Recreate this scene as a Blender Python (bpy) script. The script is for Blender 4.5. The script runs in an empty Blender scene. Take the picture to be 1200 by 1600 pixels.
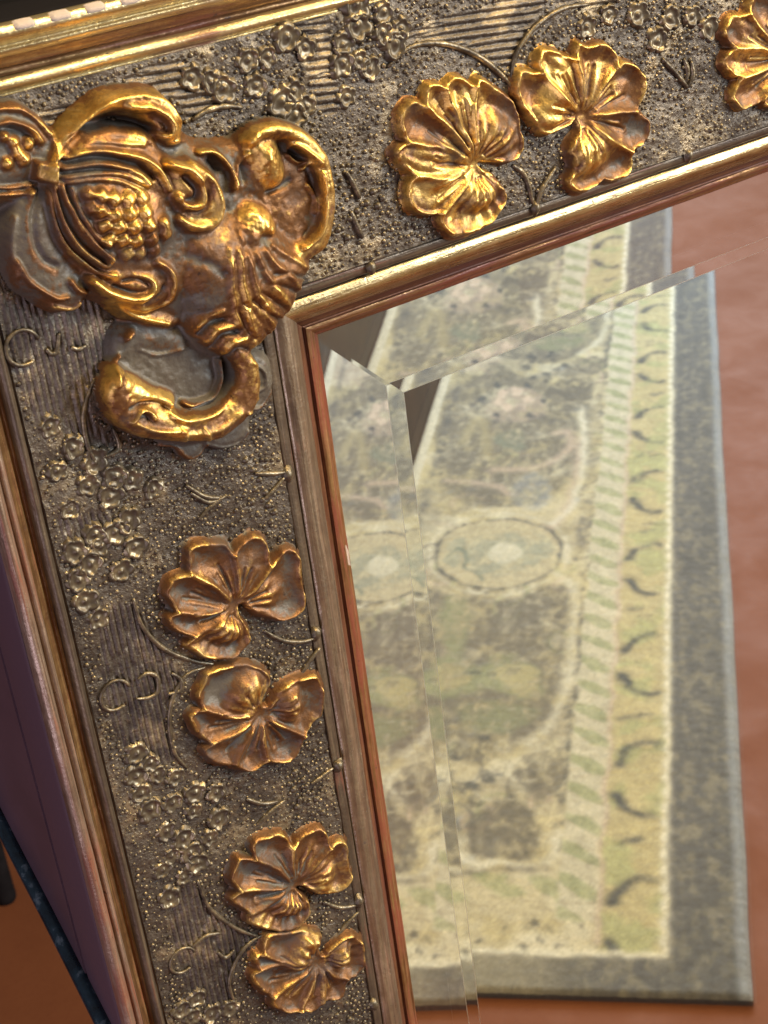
import bpy, math, random
import numpy as np
from mathutils import Matrix, Vector
random.seed(4); RNG = np.random.default_rng(4)
S = 0.001                                   # the frame is measured in millimetres
scene = bpy.context.scene
COL = scene.collection

# ------------------------------------------------------------------ camera
F = 2560.137                                # focal length in photograph pixels
AX = np.array([4390., -1905., F]); AX /= np.linalg.norm(AX)
AY = np.array([655., 4950., F]);   AY /= np.linalg.norm(AY)
AN = np.cross(AX, AY); AN /= np.linalg.norm(AN); AY = np.cross(AN, AX)
ROT = np.array([AX, -AY, -AN])              # camera axes -> frame axes (x right, y up, z out of the glass)
EYE = np.array([-228.848, 170.993, 389.689])
CAMH = 1500.0                               # lens height above the floor
CORNER_H = CAMH - EYE[1]

def ray(p): return ROT @ np.array([p[0]-600., p[1]-800., F])
def at(p, z):
    r = ray(p); t = (z-EYE[2])/r[2]
    return (EYE+r*t)[:2]
def world(v): return Vector((v[0]*S, -v[2]*S, (v[1]+CORNER_H)*S))

cam = bpy.data.cameras.new('camera'); camo = bpy.data.objects.new('camera', cam); COL.objects.link(camo)
cam.sensor_fit = 'VERTICAL'; cam.sensor_height = 36.0; cam.sensor_width = 27.0; cam.lens = F/1600*36
cam.clip_start = 0.01; cam.clip_end = 60
def wdir(c): v = ROT @ np.array(c, float); return Vector((v[0], -v[2], v[1]))
m = Matrix((wdir((1,0,0)), wdir((0,-1,0)), wdir((0,0,-1)))).transposed().to_4x4()
m.translation = world(EYE); camo.matrix_world = m
cam.dof.use_dof = True; cam.dof.focus_distance = 0.485; cam.dof.aperture_fstop = 48.0
scene.camera = camo

# ------------------------------------------------------------------ light
w = bpy.data.worlds.new('World'); scene.world = w; w.use_nodes = True
bg = w.node_tree.nodes['Background']; bg.inputs[0].default_value = (0.50, 0.46, 0.46, 1); bg.inputs[1].default_value = 0.26
def area(name, loc, target, size, energy, color, sy=None):
    l = bpy.data.lights.new(name, 'AREA'); l.energy = energy; l.color = color; l.size = size
    if sy: l.shape = 'RECTANGLE'; l.size_y = sy
    o = bpy.data.objects.new(name, l); COL.objects.link(o); o.location = loc
    o.rotation_euler = (Vector(target)-Vector(loc)).to_track_quat('-Z', 'Y').to_euler(); return o
area('ceiling_lamp', (0.55, -0.85, 2.75), (0.6, -0.65, 0.2), 0.60, 46, (1.0, 0.76, 0.40))
area('right_window', (2.6, -1.5, 2.25), (0.1, 0, 1.3), 1.2, 60, (1.0, 0.85, 0.60), 1.7)
area('far_window', (3.9, -3.9, 2.3), (2.1, -2.4, 0.0), 1.5, 290, (0.74, 0.85, 1.0), 1.2)
area('left_window', (-1.7, -1.25, 0.95), (-0.1, 0, 1.2), 1.1, 19, (0.82, 0.75, 1.0), 1.9)
scene.view_settings.view_transform = 'Standard'; scene.view_settings.look = 'None'
scene.view_settings.exposure = 0.0; scene.view_settings.gamma = 1.0
scene.cycles.max_bounces = 12; scene.cycles.transmission_bounces = 12; scene.cycles.glossy_bounces = 6
scene.cycles.sample_clamp_indirect = 6.0; scene.cycles.use_denoising = True
scene.cycles.caustics_reflective = False; scene.cycles.caustics_refractive = False

# ------------------------------------------------------------------ node helpers
class NT:
    def __init__(s, name):
        s.m = bpy.data.materials.new(name); s.m.use_nodes = True; s.t = s.m.node_tree; s.n = s.t.nodes; s.l = s.t.links
        s.b = s.n['Principled BSDF']
    def new(s, kind, **kw):
        n = s.n.new(kind)
        for k, v in kw.items():
            if k in n.inputs: s.set(n.inputs[k], v)
            else: setattr(n, k, v)
        return n
    def set(s, sock, v):
        if hasattr(v, 'is_output') or isinstance(v, bpy.types.NodeSocket): s.l.new(v, sock)
        else: sock.default_value = v
    def coord(s, which='Object', scale=(1,1,1)):
        c = s.new('ShaderNodeTexCoord'); mp = s.new('ShaderNodeMapping'); s.l.new(c.outputs[which], mp.inputs[0])
        mp.inputs['Scale'].default_value = scale; return mp.outputs[0]
    def noise(s, vec, scale, detail=4, rough=0.6, dist=0.0):
        n = s.new('ShaderNodeTexNoise'); s.l.new(vec, n.inputs['Vector']); n.inputs['Scale'].default_value = scale
        n.inputs['Detail'].default_value = detail; n.inputs['Roughness'].default_value = rough; n.inputs['Distortion'].default_value = dist
        return n.outputs['Fac']
    def ramp(s, fac, stops):
        r = s.new('ShaderNodeValToRGB'); s.set(r.inputs[0], fac); e = r.color_ramp.elements
        while len(e) < len(stops): e.new(0.5)
        for i, (p, c) in enumerate(stops):
            e[i].position = p; e[i].color = (*c, 1) if len(c) == 3 else c
        return r.outputs[0]
    def fr(s, fac, a, b, c, d):
        r = s.new('ShaderNodeMapRange'); s.set(r.inputs[0], fac)
        for i, v in enumerate((a, b, c, d)): r.inputs[1+i].default_value = v
        return r.outputs[0]
    def math(s, op, a, b=0.0, clamp=False):
        n = s.new('ShaderNodeMath', operation=op); n.use_clamp = clamp; s.set(n.inputs[0], a); s.set(n.inputs[1], b); return n.outputs[0]
    def mix(s, fac, a, b):
        n = s.new('ShaderNodeMix', data_type='RGBA'); s.set(n.inputs[0], fac)
        for i, v in ((6, a), (7, b)): s.set(n.inputs[i], (*v, 1) if isinstance(v, tuple) and len(v) == 3 else v)
        return n.outputs[2]
    def bump(s, h, strength, dist, nrm=None):
        n = s.new('ShaderNodeBump'); n.inputs['Strength'].default_value = strength; n.inputs['Distance'].default_value = dist
        s.set(n.inputs['Height'], h)
        if nrm is not None: s.set(n.inputs['Normal'], nrm)
        return n.outputs[0]
    def out(s, **kw):
        for k, v in kw.items():
            k = {'color': 'Base Color', 'metal': 'Metallic', 'rough': 'Roughness', 'normal': 'Normal'}.get(k, k)
            if isinstance(v, tuple) and len(v) == 3 and k == 'Base Color': v = (*v, 1)
            s.set(s.b.inputs[k], v)
        return s.m
    def attr(s, name):
        a = s.new('ShaderNodeAttribute'); a.attribute_name = name; return a

MMS = (0.001, 0.001, 0.001)
def mat_gilt(name, tau, bronze, gold, rough0=0.52, rough1=0.38):
    """antique gilding: a toned ground where the leaf was never laid, bronze paint, and bright leaf"""
    t = NT(name); v = t.coord('Object', MMS)
    g = t.attr('gild').outputs['Fac']
    n1 = t.noise(v, 160, 5, 0.65); n2 = t.noise(v, 700, 4, 0.6); n3 = t.noise(v, 45, 3, 0.5)
    x = t.math('ADD', g, t.math('MULTIPLY', t.math('SUBTRACT', n1, 0.5), 0.75))
    x = t.math('ADD', x, t.math('MULTIPLY', t.math('SUBTRACT', n2, 0.5), 0.45))
    x = t.math('ADD', x, t.math('MULTIPLY', t.math('SUBTRACT', n3, 0.5), 0.85), True)
    dark = tuple(c*0.6 for c in bronze)
    c = t.ramp(x, [(0.0, tau), (0.22, tau), (0.36, dark), (0.58, bronze), (0.70, tuple((p+q)/2 for p, q in zip(bronze, gold))), (0.88, gold), (1.0, tuple(min(1, k*1.15) for k in gold))])
    spots = t.fr(t.noise(v, 420, 3, 0.7), 0.66, 0.72, 0, 0.7)
    c = t.mix(spots, c, (0.035, 0.022, 0.018))
    grime = t.fr(t.noise(v, 75, 5, 0.7, 0.6), 0.50, 0.68, 0, 0.75); c = t.mix(grime, c, (0.085, 0.058, 0.040))
    mt = t.math('MULTIPLY', t.fr(x, 0.2, 0.75, 0.25, 0.97), t.math('SUBTRACT', 1.0, t.math('MULTIPLY', grime, 0.7))); rg = t.fr(x, 0.2, 0.85, rough0, rough1)
    rg = t.math('ADD', rg, t.math('MULTIPLY', grime, 0.15))
    rg = t.math('ADD', rg, t.math('MULTIPLY', t.math('SUBTRACT', n2, 0.5), 0.35))
    b = t.bump(n2, 0.40, 0.0005); b = t.bump(n1, 0.25, 0.0012, b)
    return t.out(color=c, metal=mt, rough=rg, normal=b)

TAU = (0.115, 0.096, 0.070)
M_ORN = mat_gilt('antique_gilt_relief', TAU, (0.230, 0.106, 0.038), (0.80, 0.51, 0.14))
def mat_ground(name):
    t = NT(name); v = t.coord('Object', MMS)
    n1 = t.noise(v, 120, 6, 0.7); n2 = t.noise(v, 900, 3, 0.6); n3 = t.noise(v, 26, 3, 0.5)
    c = t.ramp(t.math('ADD', t.math('MULTIPLY', n1, 0.6), t.math('MULTIPLY', n3, 0.4)),
               [(0.30, (0.038, 0.029, 0.024)), (0.44, (0.094, 0.075, 0.056)), (0.58, (0.160, 0.128, 0.092)), (0.74, (0.33, 0.255, 0.165))])
    rub = t.math('ADD', t.fr(n2, 0.60, 0.72, 0, 0.5), t.fr(t.noise(v, 60, 5, 0.65), 0.54, 0.66, 0, 0.55), True); c = t.mix(rub, c, (0.44, 0.33, 0.18))
    rg = t.fr(n1, 0.3, 0.7, 0.52, 0.33)
    b = t.bump(n2, 0.5, 0.0006); b = t.bump(n1, 0.6, 0.0018, b)
    return t.out(color=c, metal=t.fr(n2, 0.4, 0.65, 0.45, 0.85), rough=rg, normal=b)
M_GROUND = mat_ground('toned_ground')
def mat_dot():
    t = NT('toned_beads'); v = t.coord('Object', MMS); n = t.noise(v, 300, 4, 0.6)
    c = t.ramp(n, [(0.35, (0.075, 0.058, 0.040)), (0.55, (0.19, 0.150, 0.092)), (0.74, (0.42, 0.32, 0.18))])
    return t.out(color=c, metal=0.65, rough=t.fr(n, 0.3, 0.7, 0.50, 0.32), normal=t.bump(t.noise(v, 1100, 2), 0.4, 0.0005))
M_DOT = mat_dot()
def mat_mould(name, c0, c1, c2, pos, metal=0.9, rough=0.32, bole=(0.17, 0.045, 0.022), bole_at=0.66):
    """leaf laid over red clay: streaks run along the rail (u in metres along, v across)"""
    t = NT(name); uv = t.coord('UV', (1, 1, 1))
    mp = t.new('ShaderNodeMapping'); t.l.new(uv, mp.inputs[0]); mp.inputs['Scale'].default_value = (14, 520, 1)
    st = t.noise(mp.outputs[0], 1.0, 6, 0.62, 0.3)
    mp2 = t.new('ShaderNodeMapping'); t.l.new(uv, mp2.inputs[0]); mp2.inputs['Scale'].default_value = (60, 900, 1)
    fi = t.noise(mp2.outputs[0], 1.0, 4, 0.6)
    v = t.coord('Object', MMS); n1 = t.noise(v, 210, 5, 0.65); n2 = t.noise(v, 900, 3, 0.6)
    x = t.math('ADD', t.math('MULTIPLY', st, 0.75), t.math('MULTIPLY', n1, 0.25))
    c = t.ramp(x, [(0.32, c0), (pos, c1), (0.68, c2)])
    bl = t.fr(t.math('ADD', t.math('MULTIPLY', fi, 0.5), t.math('MULTIPLY', t.noise(v, 30, 3, 0.5), 0.5)), bole_at-0.12, bole_at, 0, 0.85)
    c = t.mix(bl, c, bole)
    sp = t.fr(t.noise(v, 330, 3, 0.7), 0.67, 0.71, 0, 0.8); c = t.mix(sp, c, (0.05, 0.025, 0.02))
    mt = t.math('MULTIPLY', t.math('SUBTRACT', 1.0, t.math('MAXIMUM', bl, sp)), metal)
    rg = t.math('ADD', rough, t.math('MULTIPLY', t.math('SUBTRACT', fi, 0.5), 0.4))
    b = t.bump(fi, 0.35, 0.0006); b = t.bump(n2, 0.3, 0.0005, b)
    return t.out(color=c, metal=mt, rough=rg, normal=b)
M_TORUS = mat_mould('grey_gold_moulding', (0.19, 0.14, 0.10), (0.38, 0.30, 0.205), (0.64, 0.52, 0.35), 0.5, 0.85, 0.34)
M_COVE = mat_mould('red_bole_cove', (0.09, 0.035, 0.022), (0.19, 0.080, 0.036), (0.36, 0.19, 0.08), 0.5, 0.6, 0.46, bole=(0.125, 0.040, 0.024), bole_at=0.56)
M_COVE2 = mat_mould('umber_cove', (0.08, 0.045, 0.025), (0.24, 0.13, 0.055), (0.56, 0.38, 0.16), 0.5, 0.75, 0.36, bole_at=0.62)
M_FILLET = mat_mould('brown_gold_fillet', (0.15, 0.07, 0.032), (0.32, 0.165, 0.066), (0.60, 0.40, 0.17), 0.5, 0.82, 0.38, bole=(0.20, 0.048, 0.026), bole_at=0.54)
M_STRIP = mat_mould('toned_strip', (0.07, 0.05, 0.038), (0.15, 0.115, 0.08), (0.30, 0.235, 0.15), 0.5, 0.7, 0.4)
M_TORUS_LIT = mat_mould('lit_gold_moulding', (0.26, 0.17, 0.08), (0.56, 0.41, 0.19), (0.86, 0.66, 0.36), 0.48, 0.92, 0.30, bole_at=0.70)  # a more golden leaf, with the top rail's stronger light painted in
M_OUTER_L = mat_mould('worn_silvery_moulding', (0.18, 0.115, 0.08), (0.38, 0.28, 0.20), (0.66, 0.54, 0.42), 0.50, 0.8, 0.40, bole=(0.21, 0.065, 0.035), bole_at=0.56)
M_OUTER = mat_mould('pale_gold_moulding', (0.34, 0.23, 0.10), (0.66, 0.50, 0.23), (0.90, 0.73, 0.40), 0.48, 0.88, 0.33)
def mat_simple(name, c, rough=0.5, metal=0.0, n=(60, 0.3), bump=0.2, **kw):
    t = NT(name); v = t.coord('Object'); x = t.noise(v, n[0], 5, 0.6)
    a = tuple(k*(1-n[1]) for k in c); b = tuple(min(1, k*(1+n[1])) for k in c)
    return t.out(color=t.ramp(x, [(0.3, a), (0.7, b)]), rough=rough, metal=metal, normal=t.bump(x, bump, 0.0008), **kw)
M_SIDE = mat_simple('plum_brown_paint', (0.100, 0.058, 0.072), 0.38, 0, (25, 0.2), 0.08)
M_BLACK = mat_simple('black_paint_and_shade', (0.010, 0.008, 0.008), 0.8, **{'Specular IOR Level': 0.1})  # the leg's black; on the top rail's sides it paints shade
M_PLASTER = mat_simple('chipped_plaster', (0.62, 0.50, 0.40), 0.75, 0, (300, 0.25), 0.5)

# ------------------------------------------------------------------ mesh helpers
def mesh_obj(name, verts, faces, mat, parent=None, uv=None, attrs=None, smooth=True, colors=None):
    me = bpy.data.meshes.new(name)
    v = np.asarray(verts, dtype=np.float32)
    me.from_pydata([], [], []) if False else None
    if isinstance(faces, np.ndarray):
        nf, k = faces.shape
        me.vertices.add(len(v)); me.vertices.foreach_set('co', v.ravel())
        me.loops.add(nf*k); me.loops.foreach_set('vertex_index', faces.astype(np.int32).ravel())
        me.polygons.add(nf); me.polygons.foreach_set('loop_start', np.arange(0, nf*k, k, dtype=np.int32))
        me.update(calc_edges=True); me.validate()
    else:
        me.from_pydata([tuple(map(float, p)) for p in v], [], faces); me.update()
    if smooth: me.polygons.foreach_set('use_smooth', np.ones(len(me.polygons), dtype=bool))
    if uv is not None:
        u = me.uv_layers.new(name='UVMap'); idx = np.empty(len(me.loops), dtype=np.int32); me.loops.foreach_get('vertex_index', idx)
        u.data.foreach_set('uv', np.asarray(uv, dtype=np.float32)[idx].ravel())
    for k, a in (attrs or {}).items():
        at_ = me.attributes.new(k, 'FLOAT', 'POINT'); at_.data.foreach_set('value', np.asarray(a, dtype=np.float32))
    if colors is not None:
        ca = me.color_attributes.new('pattern', 'FLOAT_COLOR', 'POINT')
        ca.data.foreach_set('color', np.concatenate([colors, np.ones((len(colors), 1))], 1).astype(np.float32).ravel())
    if mat: me.materials.append(mat)
    o = bpy.data.objects.new(name, me); COL.objects.link(o)
    if parent: o.parent = parent
    return o
def tag(o, label=None, cat=None, group=None, kind=None):
    for k, v in (('label', label), ('category', cat), ('group', group), ('kind', kind)):
        if v: o[k] = v
    return o
def grid_faces(nr, nc, mask=None):
    i = np.arange(nr*nc).reshape(nr, nc)
    f = np.stack([i[:-1,:-1], i[:-1,1:], i[1:,1:], i[1:,:-1]], -1).reshape(-1, 4)
    return f if mask is None else f[mask[:-1,:-1].ravel()]
def vnoise(X, Y, scale, seed=0, octaves=3):
    out = np.zeros_like(X, dtype=float); amp = 1.0; tot = 0
    for o in range(octaves):
        r = np.random.default_rng(seed*31+o).random((64, 64)); ca, sa = math.cos(.6+1.1*o), math.sin(.6+1.1*o)
        x = (X*ca-Y*sa)/scale*2**o; y = (X*sa+Y*ca)/scale*2**o
        xi = np.floor(x).astype(int); yi = np.floor(y).astype(int); fx = x-xi; fy = y-yi
        fx = fx*fx*(3-2*fx); fy = fy*fy*(3-2*fy)
        a = r[xi%64, yi%64]; b = r[(xi+1)%64, yi%64]; c = r[xi%64, (yi+1)%64]; d = r[(xi+1)%64, (yi+1)%64]
        out += amp*((a*(1-fx)+b*fx)*(1-fy)+(c*(1-fx)+d*fx)*fy); tot += amp; amp *= 0.5
    return out/tot
def blur(A, s):
    k = int(max(1, math.ceil(3*s))); x = np.arange(-k, k+1); g = np.exp(-(x/s)**2/2); g /= g.sum()
    P = np.pad(A, k, mode='edge')
    P = sum(g[i]*P[i:i+A.shape[0], :] for i in range(2*k+1))
    return sum(g[i]*P[:, i:i+A.shape[1]] for i in range(2*k+1))
def smooth_curve(P, closed=False, n=5):
    P = np.asarray(P, float); L = len(P); out = []
    rng = range(L) if closed else range(L-1)
    for i in rng:
        if closed: p0, p1, p2, p3 = P[i-1], P[i], P[(i+1)%L], P[(i+2)%L]
        else: p0, p1, p2, p3 = P[max(i-1,0)], P[i], P[i+1], P[min(i+2, L-1)]
        for t in np.linspace(0, 1, n, endpoint=False):
            out.append(0.5*((2*p1)+(-p0+p2)*t+(2*p0-5*p1+4*p2-p3)*t*t+(-p0+3*p1-3*p2+p3)*t**3))
    if not closed: out.append(P[-1])
    return np.array(out)
def seg_dist(P, X, Y, closed=False, vals=None):
    """distance from every point to a polyline, and the polyline's value (e.g. radius) there"""
    D = np.full(X.shape, 1e9); V = np.zeros(X.shape) if vals is not None else None
    n = len(P); m_ = n if closed else n-1
    for i in range(m_):
        a = P[i]; b = P[(i+1)%n]; d = b-a; L2 = d@d+1e-12
        t = np.clip(((X-a[0])*d[0]+(Y-a[1])*d[1])/L2, 0, 1)
        q = np.hypot(X-a[0]-t*d[0], Y-a[1]-t*d[1])
        k = q < D; D = np.where(k, q, D)
        if V is not None: V = np.where(k, vals[i]*(1-t)+vals[(i+1)%n]*t, V)
    return D if V is None else (D, V)
def inside(P, X, Y):
    r = np.zeros(X.shape, bool); n = len(P)
    for i in range(n):
        x1, y1 = P[i]; x2, y2 = P[(i+1)%n]
        if y1 == y2: continue
        r ^= ((y1 > Y) != (y2 > Y)) & (X < (x2-x1)*(Y-y1)/(y2-y1)+x1)
    return r
def window(P, pad, X, Y):
    lo = P.min(0)-pad; hi = P.max(0)+pad
    c = np.where((X[0] >= lo[0]) & (X[0] <= hi[0]))[0]; r = np.where((Y[:,0] >= lo[1]) & (Y[:,0] <= hi[1]))[0]
    if len(c) == 0 or len(r) == 0: return None
    return slice(r[0], r[-1]+1), slice(c[0], c[-1]+1)
def sstep(x): x = np.clip(x, 0, 1); return x*x*(3-2*x)
def tube(path, rad, n=8, cap=True):
    P = np.asarray(path, float); V = []; Fc = []
    rad = np.broadcast_to(np.asarray(rad, float), (len(P),))
    for i in range(len(P)):
        t = P[min(i+1, len(P)-1)]-P[max(i-1, 0)]; t /= np.linalg.norm(t)+1e-12
        a = np.cross(t, [0.12, 0.2, 1.0]); a /= np.linalg.norm(a); b = np.cross(t, a)
        for k in range(n):
            g = 2*math.pi*k/n; V.append(P[i]+rad[i]*(math.cos(g)*a+math.sin(g)*b))
    for i in range(len(P)-1):
        for k in range(n):
            Fc.append((i*n+k, i*n+(k+1)%n, (i+1)*n+(k+1)%n, (i+1)*n+k))
    if cap: Fc.append(tuple(range(n))[::-1]); Fc.append(tuple((len(P)-1)*n+k for k in range(n)))
    return V, Fc
def merge(parts):
    V = []; Fc = []
    for v, f in parts:
        o = len(V); V.extend(v); Fc.extend(tuple(i+o for i in q) for q in f)
    return V, Fc

# ------------------------------------------------------------------ the mirror: thing, rails, mouldings
mirror = bpy.data.objects.new('wall_mirror', None); COL.objects.link(mirror)
mirror.location = (0, 0, CORNER_H*S); mirror.rotation_euler = (math.radians(90), 0, 0); mirror.scale = (S, S, S)
tag(mirror, 'rectangular mirror in a wide antique gold frame with leaf ornaments and scrolled corner', 'mirror')
FACE = 14.0
QA = [0, 25.3, 98.0, 113.0, 140.0]; QB = [0, 21.5, 91.5, 108.0, 134.0]
def qT(q): return np.interp(q, QA, QB)
END_L, END_T = -330.0, 235.0
rail_left = bpy.data.objects.new('left_rail', None); rail_top = bpy.data.objects.new('top_rail', None)
for o, lb in ((rail_left, None), (rail_top, None)):
    COL.objects.link(o); o.parent = mirror

def rail_strip(name, prof, mat, side, step=2.5, rough=0.12, seed=1):
    """sweep a profile [(q, z)...] along one rail, mitred at the corner"""
    q = np.array([p[0] for p in prof]); z = np.array([p[1] for p in prof]); n = int((-END_L if side == 'L' else END_T)/step)+40
    t = np.linspace(0, 1, n)[:, None]
    if side == 'L':
        y0 = qT(q)[None]; Yc = y0+(END_L-y0)*t; Xc = np.broadcast_to(-q[None], Yc.shape).copy(); s = Yc
    else:
        x0 = -q[None]; Xc = x0+(END_T-x0)*t; Yc = np.broadcast_to(qT(q)[None], Xc.shape).copy(); s = Xc
    Z = np.broadcast_to(z[None], Xc.shape) + (vnoise(s, np.broadcast_to(q[None], s.shape), 9, seed, 3)-0.5)*2*rough
    wob = (vnoise(s, s*0+seed, 22, seed+5, 2)-0.5)*rough*1.6
    if side == 'L': Xc = Xc+wob
    else: Yc = Yc+wob
    V = np.stack([Xc, Yc, Z], -1).reshape(-1, 3)
    uv = np.stack([s*S, np.broadcast_to(np.cumsum(np.r_[0, np.hypot(np.diff(q), np.diff(z))])[None]*S, s.shape)], -1).reshape(-1, 2)
    f = grid_faces(*Xc.shape)
    if side == 'T': f = f[:, ::-1]
    return mesh_obj(name, V, f, mat, rail_left if side == 'L' else rail_top, uv=uv)
def arc(q0, z0, q1, z1, h, n=9):
    a = np.linspace(0, 1, n); return [(q0+(q1-q0)*t, z0+(z1-z0)*t+h*math.sin(math.pi*t)) for t in a]
for side in 'LT':
    rail_strip('sight_fillet', [(0.6, -9), (0.15, -4), (0, -0.2), (0.3, 0.5), (1.2, 1.0)]+arc(1.4, 1.0, 5.2, 2.6, 0.7, 7), M_FILLET, side, seed=2)
    rail_strip('cove', [(5.2, 2.6), (5.5, 1.6), (5.9, 1.7)]+arc(6.1, 2.0, 10.6, 7.0, -0.9, 9), M_COVE, side, seed=3)
    rail_strip('torus_moulding', [(10.6, 7.0), (10.7, 7.6)]+arc(10.9, 8.0, 20.3, 12.0, 2.2, 14)+[(20.5, 11.6)], M_TORUS if side == 'L' else M_TORUS_LIT, side, seed=4)
    rail_strip('inner_strip', [(20.5, 11.6), (20.8, 10.4), (21.3, 10.5), (21.5, 12.6), (21.9, 13.0), (24.6, 13.3), (24.9, 13.2), (25.1, 12.7), (25.4, 12.7), (25.6, 14.0)], M_STRIP, side, seed=5)
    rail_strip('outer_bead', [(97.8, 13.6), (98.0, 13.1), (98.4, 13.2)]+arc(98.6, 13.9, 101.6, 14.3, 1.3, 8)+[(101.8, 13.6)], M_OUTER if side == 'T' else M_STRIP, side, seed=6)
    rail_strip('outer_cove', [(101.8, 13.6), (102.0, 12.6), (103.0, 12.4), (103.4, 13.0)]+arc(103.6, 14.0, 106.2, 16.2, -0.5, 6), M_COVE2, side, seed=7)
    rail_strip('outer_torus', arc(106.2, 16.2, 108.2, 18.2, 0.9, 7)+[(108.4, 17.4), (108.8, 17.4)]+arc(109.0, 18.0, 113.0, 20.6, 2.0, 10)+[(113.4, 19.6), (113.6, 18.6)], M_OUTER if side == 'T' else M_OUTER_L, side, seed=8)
    rail_strip('side_board', [(113.6, 18.6), (113.9, 18.2), (114.4, 17.6), (114.5, 0.2)], M_SIDE if side == 'L' else M_BLACK, side, seed=9, rough=0.03)  # top rail's side is blackened for its shade, left keeps plum
    rail_strip('back_board', [(114.5, 0.2), (114.0, 0.0), (114.0, -0.8), (113.8, -1.0), (113.8, -9.0 if side == 'L' else -30.0), (112.0, -9.5 if side == 'L' else -30.5), (20, -14.5)], M_SIDE if side == 'L' else M_BLACK, side, seed=9, rough=0.03)

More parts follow.
